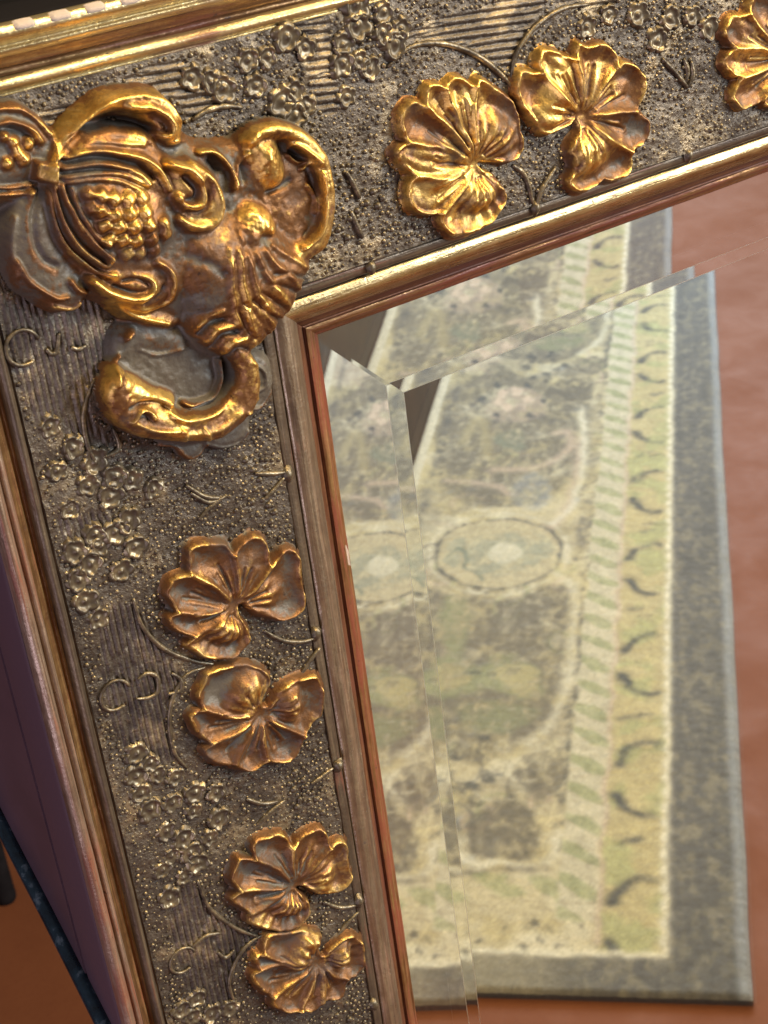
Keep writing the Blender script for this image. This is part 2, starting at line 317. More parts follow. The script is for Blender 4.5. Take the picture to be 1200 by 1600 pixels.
# ------------------------------------------------------------------ traced leaves (lobe outlines; 'N' marks the notch between two lobes)
def zc(sc, ox, oy, pts): return [(ox+p[0]/sc, oy+p[1]/sc) + tuple(p[2:]) for p in pts]
N = 'N'
LEAVES = [
 ('T1', 4.8, 600, 100, (700, 765), [(745,748,N),(830,740),(930,750),(1010,720),(1060,640),(1058,560),(1040,470),(1030,380),(990,290),(930,225),(850,160),(770,110),(720,100),(690,150,N),(660,140),(600,100),(540,88),(490,130),(462,170,N),(420,142),(350,155),(325,220),(312,300,N),(240,268),(185,300),(140,370),(130,470),(160,560),(180,592,N),(120,620),(90,670),(110,730),(160,790),(228,840,N),(195,920),(180,1000),(210,1080),(280,1130),(360,1145),(430,1130,N),(440,1200),(490,1270),(560,1300),(650,1283),(750,1243),(830,1190),(880,1110),(925,1040),(930,980),(900,900),(840,830),(765,790)], {0:(.9,1.1), 6:(1.0,1.0), 5:(.45,1.), 4:(.5,1.), 1:(.3,.6)}),
 ('T2', 4.8, 790, 50, (585, 640), [(548,668,N),(520,690),(430,740),(340,780),(280,770),(230,700),(180,620),(130,560),(95,470),(95,380),(112,310),(150,280),(220,300),(268,290,N),(250,230),(280,150),(330,123),(400,140),(470,168),(540,187,N),(545,120),(567,73),(640,100),(720,80),(785,85),(832,140),(855,200),(850,248,N),(900,213),(970,230),(1030,280),(1068,360),(1065,440),(1030,530),(996,598,N),(1050,610),(1095,660),(1103,730),(1090,800),(1040,850),(962,916,N),(968,1000),(940,1070),(880,1115),(800,1132),(740,1122),(690,1160),(640,1190),(580,1212),(510,1180),(478,1130),(500,1070),(520,1020),(510,960),(490,910),(500,860),(540,790),(572,725)], {0:(.8,1.), 5:(1.0,1.2), 1:(.4,.8), 3:(.2,.5)}),
 ('T3', 5.333, 1080, 0, (800, 470), [(790,560,N),(900,580),(1000,560),(1080,500),(1120,400),(1080,300),(1000,250,N),(1020,150),(980,60),(900,20),(820,30),(780,60,N),(740,-40),(640,-80),(540,-40),(500,40),(482,100,N),(430,120),(370,125),(318,180),(285,260),(310,340),(355,405,N),(310,450),(285,530),(310,590),(360,630),(425,655,N),(372,760),(362,830),(400,890),(450,920),(540,890),(600,850,N),(640,900),(720,910),(800,860),(830,760),(810,650)], {0:(.8,1.), 3:(.3,.8)}),
 ('L1', 4.615, 240, 820, (600, 590), [(640,600,N),(660,590),(700,620),(760,670),(850,690),(930,707),(1000,690),(1060,650),(1107,590),(1100,480),(1078,370),(1078,260),(1055,200),(1000,168),(945,185),(905,235),(860,290,N),(852,240),(850,170),(810,110),(740,83),(680,110),(620,165),(585,212,N),(540,140),(470,128),(400,125),(310,148),(258,180),(252,260),(258,355,N),(180,378),(120,430),(95,510),(130,580),(160,635,N),(115,670),(108,710),(160,770),(230,800),(285,815,N),(243,860),(245,892),(300,932),(380,972),(470,992),(560,987),(630,950),(690,885),(712,810),(690,740),(652,680),(640,630)], {5:(.9,1.), 0:(.4,.9), 1:(.25,.7)}),
 ('L2', 4.8, 280, 1020, (620, 470), [(650,412,N),(638,375),(670,300),(707,220),(680,150),(620,108),(540,83),(460,88),(380,103),(300,120),(212,160),(190,220),(148,300),(150,370),(180,425,N),(120,448),(88,490),(110,550),(140,610),(190,650),(240,686,N),(190,730),(210,790),(280,840),(360,857),(425,850,N),(450,880),(510,908),(580,893),(640,842),(664,822,N),(740,837),(830,832),(890,790),(930,720),(950,622,N),(990,572),(1040,520),(1085,490),(1098,400),(1103,300),(1068,188),(1020,173),(940,193),(860,228),(790,260),(740,310),(710,370),(690,412)], {0:(1.1,1.), 5:(1.1,.9)}),
 ('L3', 4.8, 340, 1280, (590, 505), [(622,532,N),(660,515),(700,540),(760,570),(840,577),(920,562),(980,512),(1024,440),(1012,390),(987,300),(993,230),(980,178),(920,163),(857,200,N),(840,140),(800,83),(740,78),(680,105),(620,150),(570,215,N),(545,160),(490,118),(430,118),(360,138),(288,170),(262,220),(270,298,N),(170,298),(130,370),(103,450),(130,500),(163,537,N),(118,600),(140,650),(200,690),(245,716,N),(250,780),(320,822),(420,852),(510,862),(590,842),(650,792),(702,710),(702,640),(660,580),(632,552)], {5:(.8,1.), 0:(.6,1.), 1:(.3,.6)}),
 ('L4', 4.8, 340, 1280, (765, 1080), [(802,1035,N),(780,980),(790,920),(792,870),(740,850),(660,830),(560,850),(430,868),(378,900),(362,960),(342,1016,N),(300,1030),(283,1070),(305,1135,N),(263,1180),(288,1240),(330,1292),(413,1348,N),(420,1410),(460,1447),(540,1462),(625,1450,N),(700,1462),(760,1442),(795,1392,N),(850,1377),(930,1362),(970,1310),(985,1207,N),(1040,1190),(1112,1130),(1118,1050),(1107,960),(1090,918),(1040,878),(980,888),(920,930),(860,980),(825,1035)], {0:(1.0,1.), 6:(1.1,.9)}),
]
LEAF_SHAPES = []
def build_leaf(idx, sc, ox, oy, hub, raw, puffs):
    rng = np.random.default_rng(100+idx)
    LZ = FACE+3.4
    pts = zc(sc, ox, oy, raw); hubf = at((ox+hub[0]/sc, oy+hub[1]/sc), LZ-1)
    P = np.array([at(p, LZ) for p in pts]); notch = [i for i, p in enumerate(pts) if len(p) > 2]
    # smooth each lobe but keep the notches sharp
    chunks = []
    for a, b in zip(notch, notch[1:]+[notch[0]+len(P)]):
        c = smooth_curve([P[i % len(P)] for i in range(a, b+1)], False, 5)[:-1]; chunks.append(c)
    O = np.concatenate(chunks)
    h = 0.29; lo = O.min(0)-2.2; hi = O.max(0)+2.2
    x = np.arange(lo[0], hi[0], h); y = np.arange(lo[1], hi[1], h); X, Y = np.meshgrid(x, y)
    Xw = X+(vnoise(X, Y, 5, idx+3, 2)-.5)*0.9; Yw = Y+(vnoise(X, Y, 5, idx+9, 2)-.5)*0.9
    ins = inside(O, Xw, Yw); d = seg_dist(O, Xw, Yw, True); sd = np.where(ins, d, -d)
    NP = [P[i] for i in notch]
    # ridges from the hub to the notches, gently bowed
    dr = np.full(X.shape, 1e9)
    for k, npt in enumerate(NP):
        if k == 0: continue
        mid = (npt+hubf)/2; nn = np.array([-(npt-hubf)[1], (npt-hubf)[0]])*rng.uniform(-.08, .08)
        dr = np.minimum(dr, seg_dist(smooth_curve([hubf+(npt-hubf)*0.12, mid+nn, npt], False, 5), Xw, Yw))
    dh = np.hypot(X-hubf[0], Y-hubf[1]); rmax = dh[ins].max()
    H = 3.2*sstep((sd+1.1)/1.9)
    rn = sstep((vnoise(X, Y, 3.2, idx+20, 3)-.28)/.4); rim = np.exp(-((sd-0.6)/0.46)**2)*(0.12+1.0*rn); H += 1.15*rim
    inner = np.minimum(np.minimum(dr*1.1, np.maximum(sd, 0)), 6)
    bowl = sstep(inner/5.4)*sstep(dh/9); H -= 1.75*bowl
    ridge = np.exp(-(dr/0.85)**2)*sstep(dh/7)*ins; H += 1.35*ridge
    an = np.arctan2(Y-hubf[1], X-hubf[0]); flu = np.cos(an*23+2*vnoise(X, Y, 8, idx+31, 2))*sstep(dh/3)*(1-sstep((dh/rmax-.34)/.34))*ins; H += 0.34*flu
    H -= 1.6*np.exp(-(dh/4.5)**2)
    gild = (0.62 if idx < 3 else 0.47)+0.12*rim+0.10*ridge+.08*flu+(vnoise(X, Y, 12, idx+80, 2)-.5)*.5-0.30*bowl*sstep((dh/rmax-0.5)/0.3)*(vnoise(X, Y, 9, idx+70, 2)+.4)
    # each lobe: fine veins, and a swelling where the carving bulges
    nl = len(chunks)
    for k in range(nl):
        c = chunks[k]; tip = c[len(c)//2]; cen = c.mean(0)*0.6+hubf*0.4; ax = cen-hubf; L = np.linalg.norm(ax); ax /= L; pr = np.array([-ax[1], ax[0]])
        wd = np.linalg.norm(c[0]-c[-1])*0.36
        if k in puffs:
            amp, size = puffs[k]; pc = hubf+ax*L*1.18
            u = (X-pc[0])*ax[0]+(Y-pc[1])*ax[1]; v = (X-pc[0])*pr[0]+(Y-pc[1])*pr[1]
            g = sstep(1.25-np.hypot(u/(L*0.62*size), v/(max(wd, 4)*0.95*size)))*ins*sstep(sd/3)
            H += 4.4*amp*g; gild += 0.22*g*amp
        nv = rng.integers(2, 4)
        for j in range(nv):
            off = (j-(nv-1)/2)*min(2.0, wd*0.35)+rng.uniform(-.4, .4); a0 = hubf+ax*L*rng.uniform(.35, .5)+pr*off*.45; a1 = hubf+ax*L*rng.uniform(.95, 1.3)+pr*off*1.25
            dv = seg_dist(smooth_curve([a0, (a0+a1)/2+pr*rng.uniform(-.4, .4), a1], False, 4), Xw, Yw)
            H += (-0.55*np.exp(-(dv/0.32)**2)+0.25*np.exp(-((dv-0.75)/0.35)**2))*sstep(sd/2)
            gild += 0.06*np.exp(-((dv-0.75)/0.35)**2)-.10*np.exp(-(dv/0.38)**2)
    H += (vnoise(X, Y, 3.5, idx+40, 2)-.5)*0.35*ins
    H += (vnoise(X, Y, 1.1, idx+44, 2)-.5)*0.10*ins
    H = blur(H, 1.0)
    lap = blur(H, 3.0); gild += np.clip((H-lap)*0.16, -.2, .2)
    mask = sd > -1.6; mask = mask & np.roll(mask, -1, 0) & np.roll(mask, -1, 1)
    Z = FACE-0.35+H
    V = np.stack([X, Y, Z], -1).reshape(-1, 3); f = grid_faces(*X.shape, mask)
    used = np.unique(f); remap = np.full(len(V), -1); remap[used] = np.arange(len(used))
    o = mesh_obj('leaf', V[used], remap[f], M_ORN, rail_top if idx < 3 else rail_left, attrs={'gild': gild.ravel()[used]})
    LEAF_SHAPES.append(O)
    return o
for i, (nm, sc, ox, oy, hub, raw, pf) in enumerate(LEAVES): build_leaf(i, sc, ox, oy, hub, raw, pf)

# ------------------------------------------------------------------ corner cartouche
PARTS = ['basket', 'upper_scroll', 'crown_leaf', 'left_lobe', 'lower_volute', 'middle_scroll', 'shell', 'right_scroll', 'neck', 'lower_scroll', 'pendant_leaf']
# (part, outline px, height mm, edge mm, tone)
MOUNDS = [
 ('basket', [(60,290),(75,235),(150,200),(230,190),(320,225),(400,220),(470,240),(500,300),(495,380),(470,440),(410,520),(340,530),(270,500),(180,480),(100,440),(60,370)], 6.2, 8, .36),
 ('basket', [(80,250),(130,212),(200,205),(255,228),(300,262),(330,300),(340,350),(320,420),(285,475),(230,480),(150,440),(90,385),(66,310)], 9.6, 10, .40),
 ('upper_scroll', [(80,250),(108,203),(150,165),(180,147),(220,139),(255,147),(282,172),(292,205),(282,226),(262,229),(246,216),(240,196),(215,183),(185,178),(150,190),(115,216),(90,246)], 9.5, 4.5, .78),
 ('upper_scroll', [(100,243),(130,208),(180,196),(228,203),(252,228),(238,238),(190,226),(140,228)], 8.5, 4.0, .55),
 ('basket', [(110,290),(150,268),(205,268),(250,290),(285,330),(290,370),(270,395),(235,410),(190,405),(155,375),(125,335)], 12.5, 12, .44),
 ('crown_leaf', [(-60,185),(-20,168),(30,161),(58,180),(80,205),(88,240),(72,275),(40,290),(0,294),(-60,290)], 4.5, 4, .14),
 ('crown_leaf', [(-60,284),(0,288),(45,288),(70,275),(66,305),(30,318),(-60,322)], 5.0, 4, .40),
 ('left_lobe', [(55,292),(25,318),(10,370),(18,430),(48,466),(90,489),(128,482),(142,452),(112,402),(88,352),(78,300)], 6.8, 6, .16),
 ('lower_volute', [(150,425),(178,402),(232,396),(268,414),(278,446),(266,476),(230,488),(190,476),(160,455)], 9.5, 6, .46),
 ('lower_volute', [(163,466),(200,476),(250,484),(288,499),(266,513),(220,506),(185,491)], 5.5, 3, .48),
 ('middle_scroll', [(262,255),(302,248),(342,275),(358,320),(346,352),(310,362),(275,352),(255,310)], 12.0, 8, .62),
 ('middle_scroll', [(303,232),(345,226),(376,258),(374,302),(345,305),(315,272)], 6.0, 3.5, .22),
 ('shell', [(285,358),(350,338),(400,328),(442,362),(482,395),(495,412),(484,447),(464,487),(441,514),(416,547),(388,556),(350,532),(312,502),(290,462),(275,420)], 13.0, 15, .50),
 ('shell', [(368,345),(385,323),(402,316),(426,329),(442,356),(431,378),(400,384),(375,372)], 13.6, 10, .88),
 ('right_scroll', [(362,290),(373,240),(395,208),(430,195),(477,206),(511,245),(526,295),(524,347),(510,388),(478,408),(448,396),(418,370),(383,332)], 4.5, 4, .06),
 ('right_scroll', [(386,226),(405,206),(437,214),(449,250),(452,282),(430,303),(404,292),(386,255)], 9.8, 9, .80),
 ('neck', [(298,490),(330,478),(372,488),(398,530),(392,562),(360,564),(330,548),(303,522)], 10.5, 7, .55),
 ('lower_scroll', [(178,520),(230,498),(300,514),(350,545),(372,590),(345,645),(270,652),(200,620),(174,570)], 3.2, 3, .03),
 ('lower_scroll', [(176,584),(205,583),(240,603),(278,620),(272,640),(225,640),(188,634)], 9.5, 5, 1.0),
 ('pendant_leaf', [(248,692),(275,684),(285,655),(330,660),(382,645),(391,672),(375,692),(345,700),(324,693),(313,710),(297,718),(282,712),(274,699)], 2.6, 1.6, .08),
 ('pendant_leaf', [(388,552),(420,562),(430,600),(414,634),(386,652),(383,600)], 3.0, 2.2, .10),
]
# thick raised strokes: (part, points px, radius px, height mm, tone)
BANDS = [
 ('right_scroll', [(392,222),(408,208),(436,203),(472,217),(501,250),(514,295),(512,340),(498,380),(466,398)], [6,10,12,13,14,14,15,17,14], 9.5, .72),
 ('lower_scroll', [(372,548),(392,585),(384,630),(348,660),(296,668),(240,662),(202,642),(184,612),(188,588)], [12,19,23,24,23,24,24,20,12], 9.5, .58),
 ('lower_volute', [(150,440),(182,462),(216,468),(240,455),(236,440),(212,434)], [5,7,8,8,6,4], 11.5, .7),
 ('left_lobe', [(52,300),(42,340),(45,380),(60,412),(88,427)], [4,5,6,6,5], 7.0, .62),
 ('middle_scroll', [(268,258),(298,268),(318,292),(318,316),(300,324),(280,308)], [5,7,7,7,6,4], 14.0, .8),
 ('middle_scroll', [(300,254),(332,284),(345,318),(338,346),(308,354),(284,342)], [5,8,10,10,8,5], 13.0, .75),
 ('upper_scroll', [(205,170),(238,170),(268,187),(275,203),(264,212),(252,206)], [4,6,7,6,5,3], 11.0, .85),
]
# fine ridges (+) and cuts (-): (points px, half width px, mm, tone change)
LINES = [
 # basket ribs
 ([(100,243),(140,235),(180,236),(215,245),(245,265),(262,295)], 4, 2.6, .35), ([(97,262),(140,256),(180,260),(215,273),(232,288)], 3.5, 2.0, .25),
 ([(100,277),(140,271),(190,274),(228,290)], 3.5, 1.8, .25), ([(96,290),(106,320),(132,362),(172,404)], 4, 2.2, .25), ([(84,292),(92,330),(118,378),(160,415),(172,408)], 4, 2.4, .28),
 ([(74,298),(84,345),(110,390),(150,425),(180,430)], 4, 2.0, .2), ([(110,295),(120,325),(145,365),(170,385)], 3, 1.6, .2), ([(106,285),(140,280),(185,284),(215,296)], 3, 1.6, .3),
 ([(100,250),(140,246),(180,248),(215,258),(240,278)], 3.5, -2.2, -.2), ([(90,300),(100,338),(126,378),(165,412)], 3, -2.0, -.2), ([(80,298),(90,345),(116,388),(155,421)], 3, -1.6, -.15),
 ([(98,270),(140,264),(200,268)], 3, -1.6, -.2), ([(104,292),(113,322),(138,364),(170,395)], 3, -1.6, -.2),
 # upper scroll
 ([(112,204),(152,170),(190,152),(230,147),(262,158),(282,185),(286,208),(270,222)], 5, 1.6, .18), ([(85,248),(112,215),(150,189),(190,180),(232,190)], 3, 1.5, .25),
 ([(240,178),(262,190),(266,202),(255,206)], 4, -2.6, -.55), ([(130,200),(170,189),(215,190),(240,200)], 5, -3.4, -.5), ([(112,232),(150,221),(195,222),(225,228)], 4, 1.2, .3),
 # crown
 ([(-10,196),(18,190),(48,204),(62,222)], 4, 2.2, .5), ([(-20,172),(25,166),(55,184),(76,208)], 5, 2.2, .45), ([(-10,208),(18,201),(44,214),(54,232)], 4, -1.2, -.1), ([(78,208),(84,235),(78,255)], 4, 1.8, .35),
 ([(-20,290),(20,293),(55,289)], 3, 1.8, .3), ([(-20,303),(25,303),(58,298)], 3, 1.5, .2), ([(-20,297),(25,298),(56,294)], 2.5, -1.6, -.2),
 # left lobe
 ([(62,300),(52,340),(56,380),(70,408),(88,418)], 5, -1.6, -.3), ([(25,410),(50,446),(85,467),(106,465)], 3.5, 2.0, .4), ([(80,480),(108,483),(124,474)], 3.5, 2.2, .5), ([(112,440),(122,452),(134,456)], 4, 2.2, .5), ([(18,340),(14,390),(24,430)], 5, 1.6, .25),
 # volute
 ([(172,470),(220,484),(256,474),(271,447),(262,420),(246,410)], 5, 2.2, .35), ([(195,441),(218,438),(236,447),(232,458),(208,459),(180,448)], 3.5, -2.6, -.35), ([(258,450),(252,462),(230,474)], 4, -2.2, -.25), ([(168,468),(210,494),(264,507)], 3, 1.6, .3),
 # middle scroll
 ([(288,278),(306,296),(306,312),(294,316)], 4, -2.4, -.4), ([(296,330),(318,330),(328,312),(322,288)], 3.5, -2.4, -.35), ([(310,238),(330,236),(350,254),(362,274),(365,294)], 3.5, 3.0, .65), ([(330,252),(338,262)], 7, -3.0, -.25),
 # right scroll
 ([(446,230),(456,225),(476,235),(496,256)], 3.5, 2.6, .5), ([(447,240),(462,250),(478,252)], 3, 2.0, .4), ([(455,236),(476,246),(492,266)], 4, -3.2, -.45), ([(470,262),(485,258),(502,285),(507,330),(496,368),(474,387)], 3.5, 2.6, .5), ([(486,275),(497,310),(496,345),(480,376)], 4, -2.2, -.35), ([(478,290),(490,305),(492,330)], 3, 1.6, .4), ([(386,240),(372,262),(368,290)], 4, 1.4, .25),
 ([(420,302),(440,292),(455,282)], 4, -2.0, -.3), ([(380,262),(383,280)], 6, -2.4, -.2),
 # shell ribs (cuts)
 ([(398,470),(420,486),(437,503)], 3.5, -2.0, -.2), ([(408,458),(432,472),(450,484)], 3.5, -1.8, -.2), ([(384,476),(402,498),(418,520)], 3.5, -2.0, -.2), ([(425,444),(450,452),(470,458)], 3.5, -1.6, -.2), ([(430,428),(458,430),(482,432)], 3.5, -1.4, -.15), ([(370,482),(384,506),(398,530)], 3.5, -1.8, -.2),
 ([(495,414),(484,449),(464,488),(441,514),(416,547)], 5, 1.5, .3), ([(415,478),(434,492),(446,504)], 3, 1.2, .25), ([(392,486),(410,508),(424,528)], 3, 1.2, .25), ([(296,400),(325,412),(350,430)], 9, -1.4, -.2),
 ([(425,385),(455,402),(484,425)], 5, 1.1, .22), ([(415,392),(445,425),(470,465)], 5, 1.1, .22), ([(402,396),(428,445),(448,498)], 5, 1.1, .22), ([(388,398),(406,460),(420,528)], 5, 1.1, .22), ([(374,396),(384,462),(396,540)], 5, 1.1, .22), ([(360,392),(362,450),(372,505)], 5, 1.1, .22),
 # neck cuts
 ([(314,522),(330,508),(352,500)], 3.5, -3.0, -.35), ([(332,541),(350,525),(372,518)], 3.5, -3.0, -.35), ([(352,556),(372,545),(388,548)], 3.5, -2.4, -.3), ([(306,508),(325,494),(346,488)], 4, 1.4, .25), ([(322,533),(340,517),(362,509)], 4, 1.4, .3), ([(343,551),(362,536),(382,530)], 4, 1.4, .3),
 # lower scroll
 ([(338,560),(342,590),(330,618),(302,633),(282,627)], 3, 3.6, .75), ([(266,632),(274,650),(306,655),(340,640),(358,606)], 5, 2.0, .35), ([(350,570),(352,600),(338,628),(305,644),(280,640)], 5, -3.2, -.5), ([(212,656),(222,642),(236,643),(244,654)], 3, 2.0, .4), ([(218,654),(228,650),(236,656)], 4, -1.8, -.3), ([(232,672),(290,680),(340,672),(376,648)], 5, 1.0, .15), ([(205,640),(240,628),(268,640)], 3.5, -2.2, -.35), ([(206,660),(240,672),(290,672)], 3, 1.2, .3),
 ([(182,555),(178,575),(186,600)], 4, 2.6, .5), ([(196,526),(204,518)], 6, 3.0, .45), ([(222,546),(250,555),(285,542)], 2.5, .8, .05), ([(226,530),(250,524),(280,540)], 12, 1.0, .05),
 # pendant rims
 ([(248,698),(262,696),(274,699),(283,711),(297,717),(312,708),(320,694)], 2.4, 1.6, .65), ([(322,692),(340,698),(360,696),(376,689),(388,672)], 2.6, 1.6, .65), ([(284,668),(282,690)], 2.2, 1.2, .4), ([(320,670),(322,690)], 2.2, 1.2, .4), ([(388,648),(408,636),(424,612)], 2.6, 1.4, .5), ([(398,570),(412,580),(416,605),(404,625)], 3, .9, .1),
]
def build_cartouche():
    h = 0.30; A = np.array([at(p, FACE+6) for p in [(-70,120),(560,120),(560,740),(-70,740)]]); lo = A.min(0); hi = A.max(0)
    x = np.arange(lo[0], hi[0], h); y = np.arange(lo[1], hi[1], h); X, Y = np.meshgrid(x, y)
    X0, Y0 = X, Y
    Xw = X+(vnoise(X, Y, 7, 3, 2)-.5)*1.0; Yw = Y+(vnoise(X, Y, 7, 8, 2)-.5)*1.0
    H = np.full(X.shape, -2.0); T = np.zeros(X.shape); K = np.full(X.shape, -1)
    mm = 4.6   # photograph pixels per millimetre on the relief, for the stroke widths
    def put(val, msk, tone, part):
        nonlocal H, T, K
        k = msk & (val > H); H = np.where(k, val, H); T = np.where(k, tone, T); K = np.where(k, part, K)
    for part, poly, hh, ed, tone in MOUNDS:
        O = smooth_curve([at(p, FACE+hh*0.75) for p in poly], True, 5)
        ins = inside(O, Xw, Yw); d = seg_dist(O, Xw, Yw, True); s = np.clip((d+0.0)/ed, 0, 1)
        skirt = np.where(ins, hh*(0.34+0.66*np.sqrt(np.clip(1-(1-s)**2, 0, 1))), hh*0.34*(1-d/1.4))
        put(skirt, ins | (d < 1.4), tone, PARTS.index(part))
    for part, pts, rad, hh, tone in BANDS:
        C = smooth_curve([at(p, FACE+hh*0.85) for p in pts], False, 6)
        r = smooth_curve(np.stack([rad, rad], 1), False, 6)[:, 0]/mm
        d, rr = seg_dist(C, Xw, Yw, False, r); u = np.clip(d/rr, 0, 1)
        put(np.where(u < 1, hh*(0.55+0.45*np.sqrt(1-u*u)), -9), u < 1, tone, PARTS.index(part))
    H = blur(H, 1.9)
    base = H.copy()
    def drop_on(p):                       # carry a traced point down its sight line onto the modelled relief
        z = 16.0
        while z > 0.5:
            g = at(p, FACE+z); j = min(max(int((g[0]-lo[0])/h), 0), X.shape[1]-1); i = min(max(int((g[1]-lo[1])/h), 0), X.shape[0]-1)
            if base[i, j] >= z: break
            z -= 0.4
        return at(p, FACE+z)
    for pts, wd, amp, tn in LINES:
        C = smooth_curve([drop_on(p) for p in pts], False, 6); w_ = window(C, 6, X, Y)
        if w_ is None: continue
        d = seg_dist(C, Xw[w_], Yw[w_]); g = np.exp(-(d/(wd/mm))**2*1.5); H[w_] += amp*g*(0.85 if amp > 0 else 0.6); T[w_] += tn*g*0.8
    # basket beads
    for bx, by in [(715,720),(800,720),(890,710),(630,700),(710,825),(815,815),(912,805),(620,800),(640,890),(735,900),(842,905),(936,890),(1030,870),(680,975),(762,985),(852,990),(947,980),(1040,940),(790,1062),(872,1060),(962,1045),(545,690),(560,770)]:
        c = drop_on((bx/4, 130+by/4)); u = (X-c[0])*.94+(Y-c[1])*.34; v = -(X-c[0])*.34+(Y-c[1])*.94
        g = np.exp(-(np.abs(u)/1.55)**4-(np.abs(v)/1.55)**4); H += 2.0*g; T += .34*g
    for tx, ty in [(20,222),(10,254),(37,249),(4,212),(45,223),(27,238)]:
        c = drop_on((tx, ty)); r = np.hypot(X-c[0], Y-c[1]); g = np.clip(1-r/2.0, 0, 1); H += 2.6*g; T += .75*sstep(g*1.6)
    c = drop_on((67, 267)); r = np.abs((X-c[0])*.9+(Y-c[1])*.42)+np.abs((Y-c[1])*.9-(X-c[0])*.42); g = sstep((4.0-r)/1.6); H += 3.2*g; T += .4*g
    for p_, r_ in (((402,348), 10), ((385,365), 8), ((420,245), 8), ((205,605), 8), ((225,150), 9)):
        c = drop_on(p_); H += (vnoise(X, Y, 3.2, 64, 3)-.5)*1.9*np.exp(-((X-c[0])**2+(Y-c[1])**2)/r_**2)
    H += (vnoise(X, Y, 1.2, 62, 2)-.5)*0.24+(vnoise(X, Y, 3.0, 60, 3)-.5)*0.6+(vnoise(X, Y, 9, 61, 2)-.5)*0.9
    H = blur(H, 0.7); T = blur(T, 1.8)
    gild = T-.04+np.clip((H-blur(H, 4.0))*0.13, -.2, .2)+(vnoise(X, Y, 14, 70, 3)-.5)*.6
    mask = (H > 0.05) & (K >= 0)
    V = np.stack([X, Y, FACE-0.3+H], -1).reshape(-1, 3); G = gild.ravel()
    orn = bpy.data.objects.new('corner_ornament', None); COL.objects.link(orn); orn.parent = mirror
    # clean the part map so that every part is one patch
    oh = np.stack([blur((K == i).astype(float), 3.0) for i in range(len(PARTS))]); K2 = oh.argmax(0)
    for i, nm in enumerate(PARTS):
        mk = mask & (K2 == i); f = grid_faces(*X.shape, mk)
        if len(f) == 0: continue
        used = np.unique(f); remap = np.full(len(V), -1); remap[used] = np.arange(len(used))
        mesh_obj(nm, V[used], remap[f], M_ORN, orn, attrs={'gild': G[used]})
    return X, Y, H*mask
CX, CY, CH = build_cartouche()
def over_cart(p):
    j = int(round((p[0]-CX[0,0])/0.30)); i = int(round((p[1]-CY[0,0])/0.30))
    return 0 <= i < CX.shape[0] and 0 <= j < CX.shape[1] and CH[i, j] > 0.3

# ------------------------------------------------------------------ blossoms, berries, scroll lines, hatching, stipple
BLOS_L = [p for i, p in enumerate([(80,668),(116,700),(92,738),(104,762),(150,722),(182,745),(208,752),(242,765),(112,797),(202,815),(250,822),(120,862),(160,855),(215,855),(142,882),(192,893),(125,907),(167,925),(155,968),(184,832),(150,838),(136,940),(176,778),(140,760),(225,795),
 (215,1180),(237,1195),(215,1215),(247,1213),(277,1217),(222,1242),(252,1247),(236,1267),(272,1257),(306,1240),(340,1240),(262,1302),(288,1312),(241,1330),(270,1340),(300,1336),(330,1312),(256,1362),(290,1372),(266,1405),(318,1292),(345,1282),(305,1270),(312,1350),
 (310,1562),(332,1587),(362,1577),(340,1553),(302,1592),(285,1580)]) if i % 7 != 3]
BLOS_T = [p for i, p in enumerate([(302,122),(332,127),(352,140),(372,112),(402,135),(442,160),(462,143),(482,165),(520,138),(537,100),(566,95),(582,108),(545,152),(502,182),(462,182),(562,42),(602,52),(602,20),(512,60),(480,75),(450,60),(420,90),(390,95),(470,110),(540,70),(630,45),(620,70),(560,10),(520,20),(1000,22),(1050,30),(920,42),(955,22),(980,48),(1030,62),(1085,25),(1110,45)]) if i % 5 != 3]
def blossom_mesh(seed):
    r = np.random.default_rng(seed); n = 30; g = np.linspace(-1.25, 1.25, n); X, Y = np.meshgrid(g, g)
    Xw = X+(vnoise(X, Y, .7, seed, 2)-.5)*.35; Yw = Y+(vnoise(X, Y, .7, seed+3, 2)-.5)*.35
    rr = np.hypot(Xw, Yw); th = np.arctan2(Yw, Xw); lob = np.abs(np.cos(2.5*th+r.uniform(0, 6)))
    rp = .72+.30*lob**.6
    crest = np.exp(-((rr-rp*.80)/.13)**2)*(.30+.9*vnoise(X, Y, .45, seed+6, 2))*(.25+.75*lob)
    H = .10*sstep((rp+.12-rr)/.2)+.34*crest+.20*np.exp(-(rr/.17)**2)-.05*np.exp(-((rr-.38)/.16)**2)+(vnoise(X, Y, .25, seed+9, 2)-.5)*.07
    H -= .2*sstep((rr-rp)/.15)
    V = np.stack([X, Y, H-.04], -1).reshape(-1, 3); f = grid_faces(n, n, H > -.09); used = np.unique(f); rm = np.full(len(V), -1); rm[used] = np.arange(len(used))
    return V[used], rm[f]
bl_proto = []
def place_blossoms(lst, parent, rad):
    for i, p in enumerate(lst):
        c = at(p, FACE+1)
        if over_cart(c): continue
        k = i % 5
        if len(bl_proto) <= k:
            V, Fc = blossom_mesh(k+11); o = mesh_obj('blossom', V, Fc, M_DOT, parent); bl_proto.append(o)
        else:
            o = bl_proto[k].copy(); COL.objects.link(o); o.parent = parent
        r = rad*random.uniform(.85, 1.2); o.location = (c[0], c[1], FACE+0.1); o.rotation_euler = (0, 0, random.uniform(0, 6.28)); o.scale = (r, r, r*0.8)
place_blossoms(BLOS_L, rail_left, 3.6); place_blossoms(BLOS_T, rail_top, 3.8)

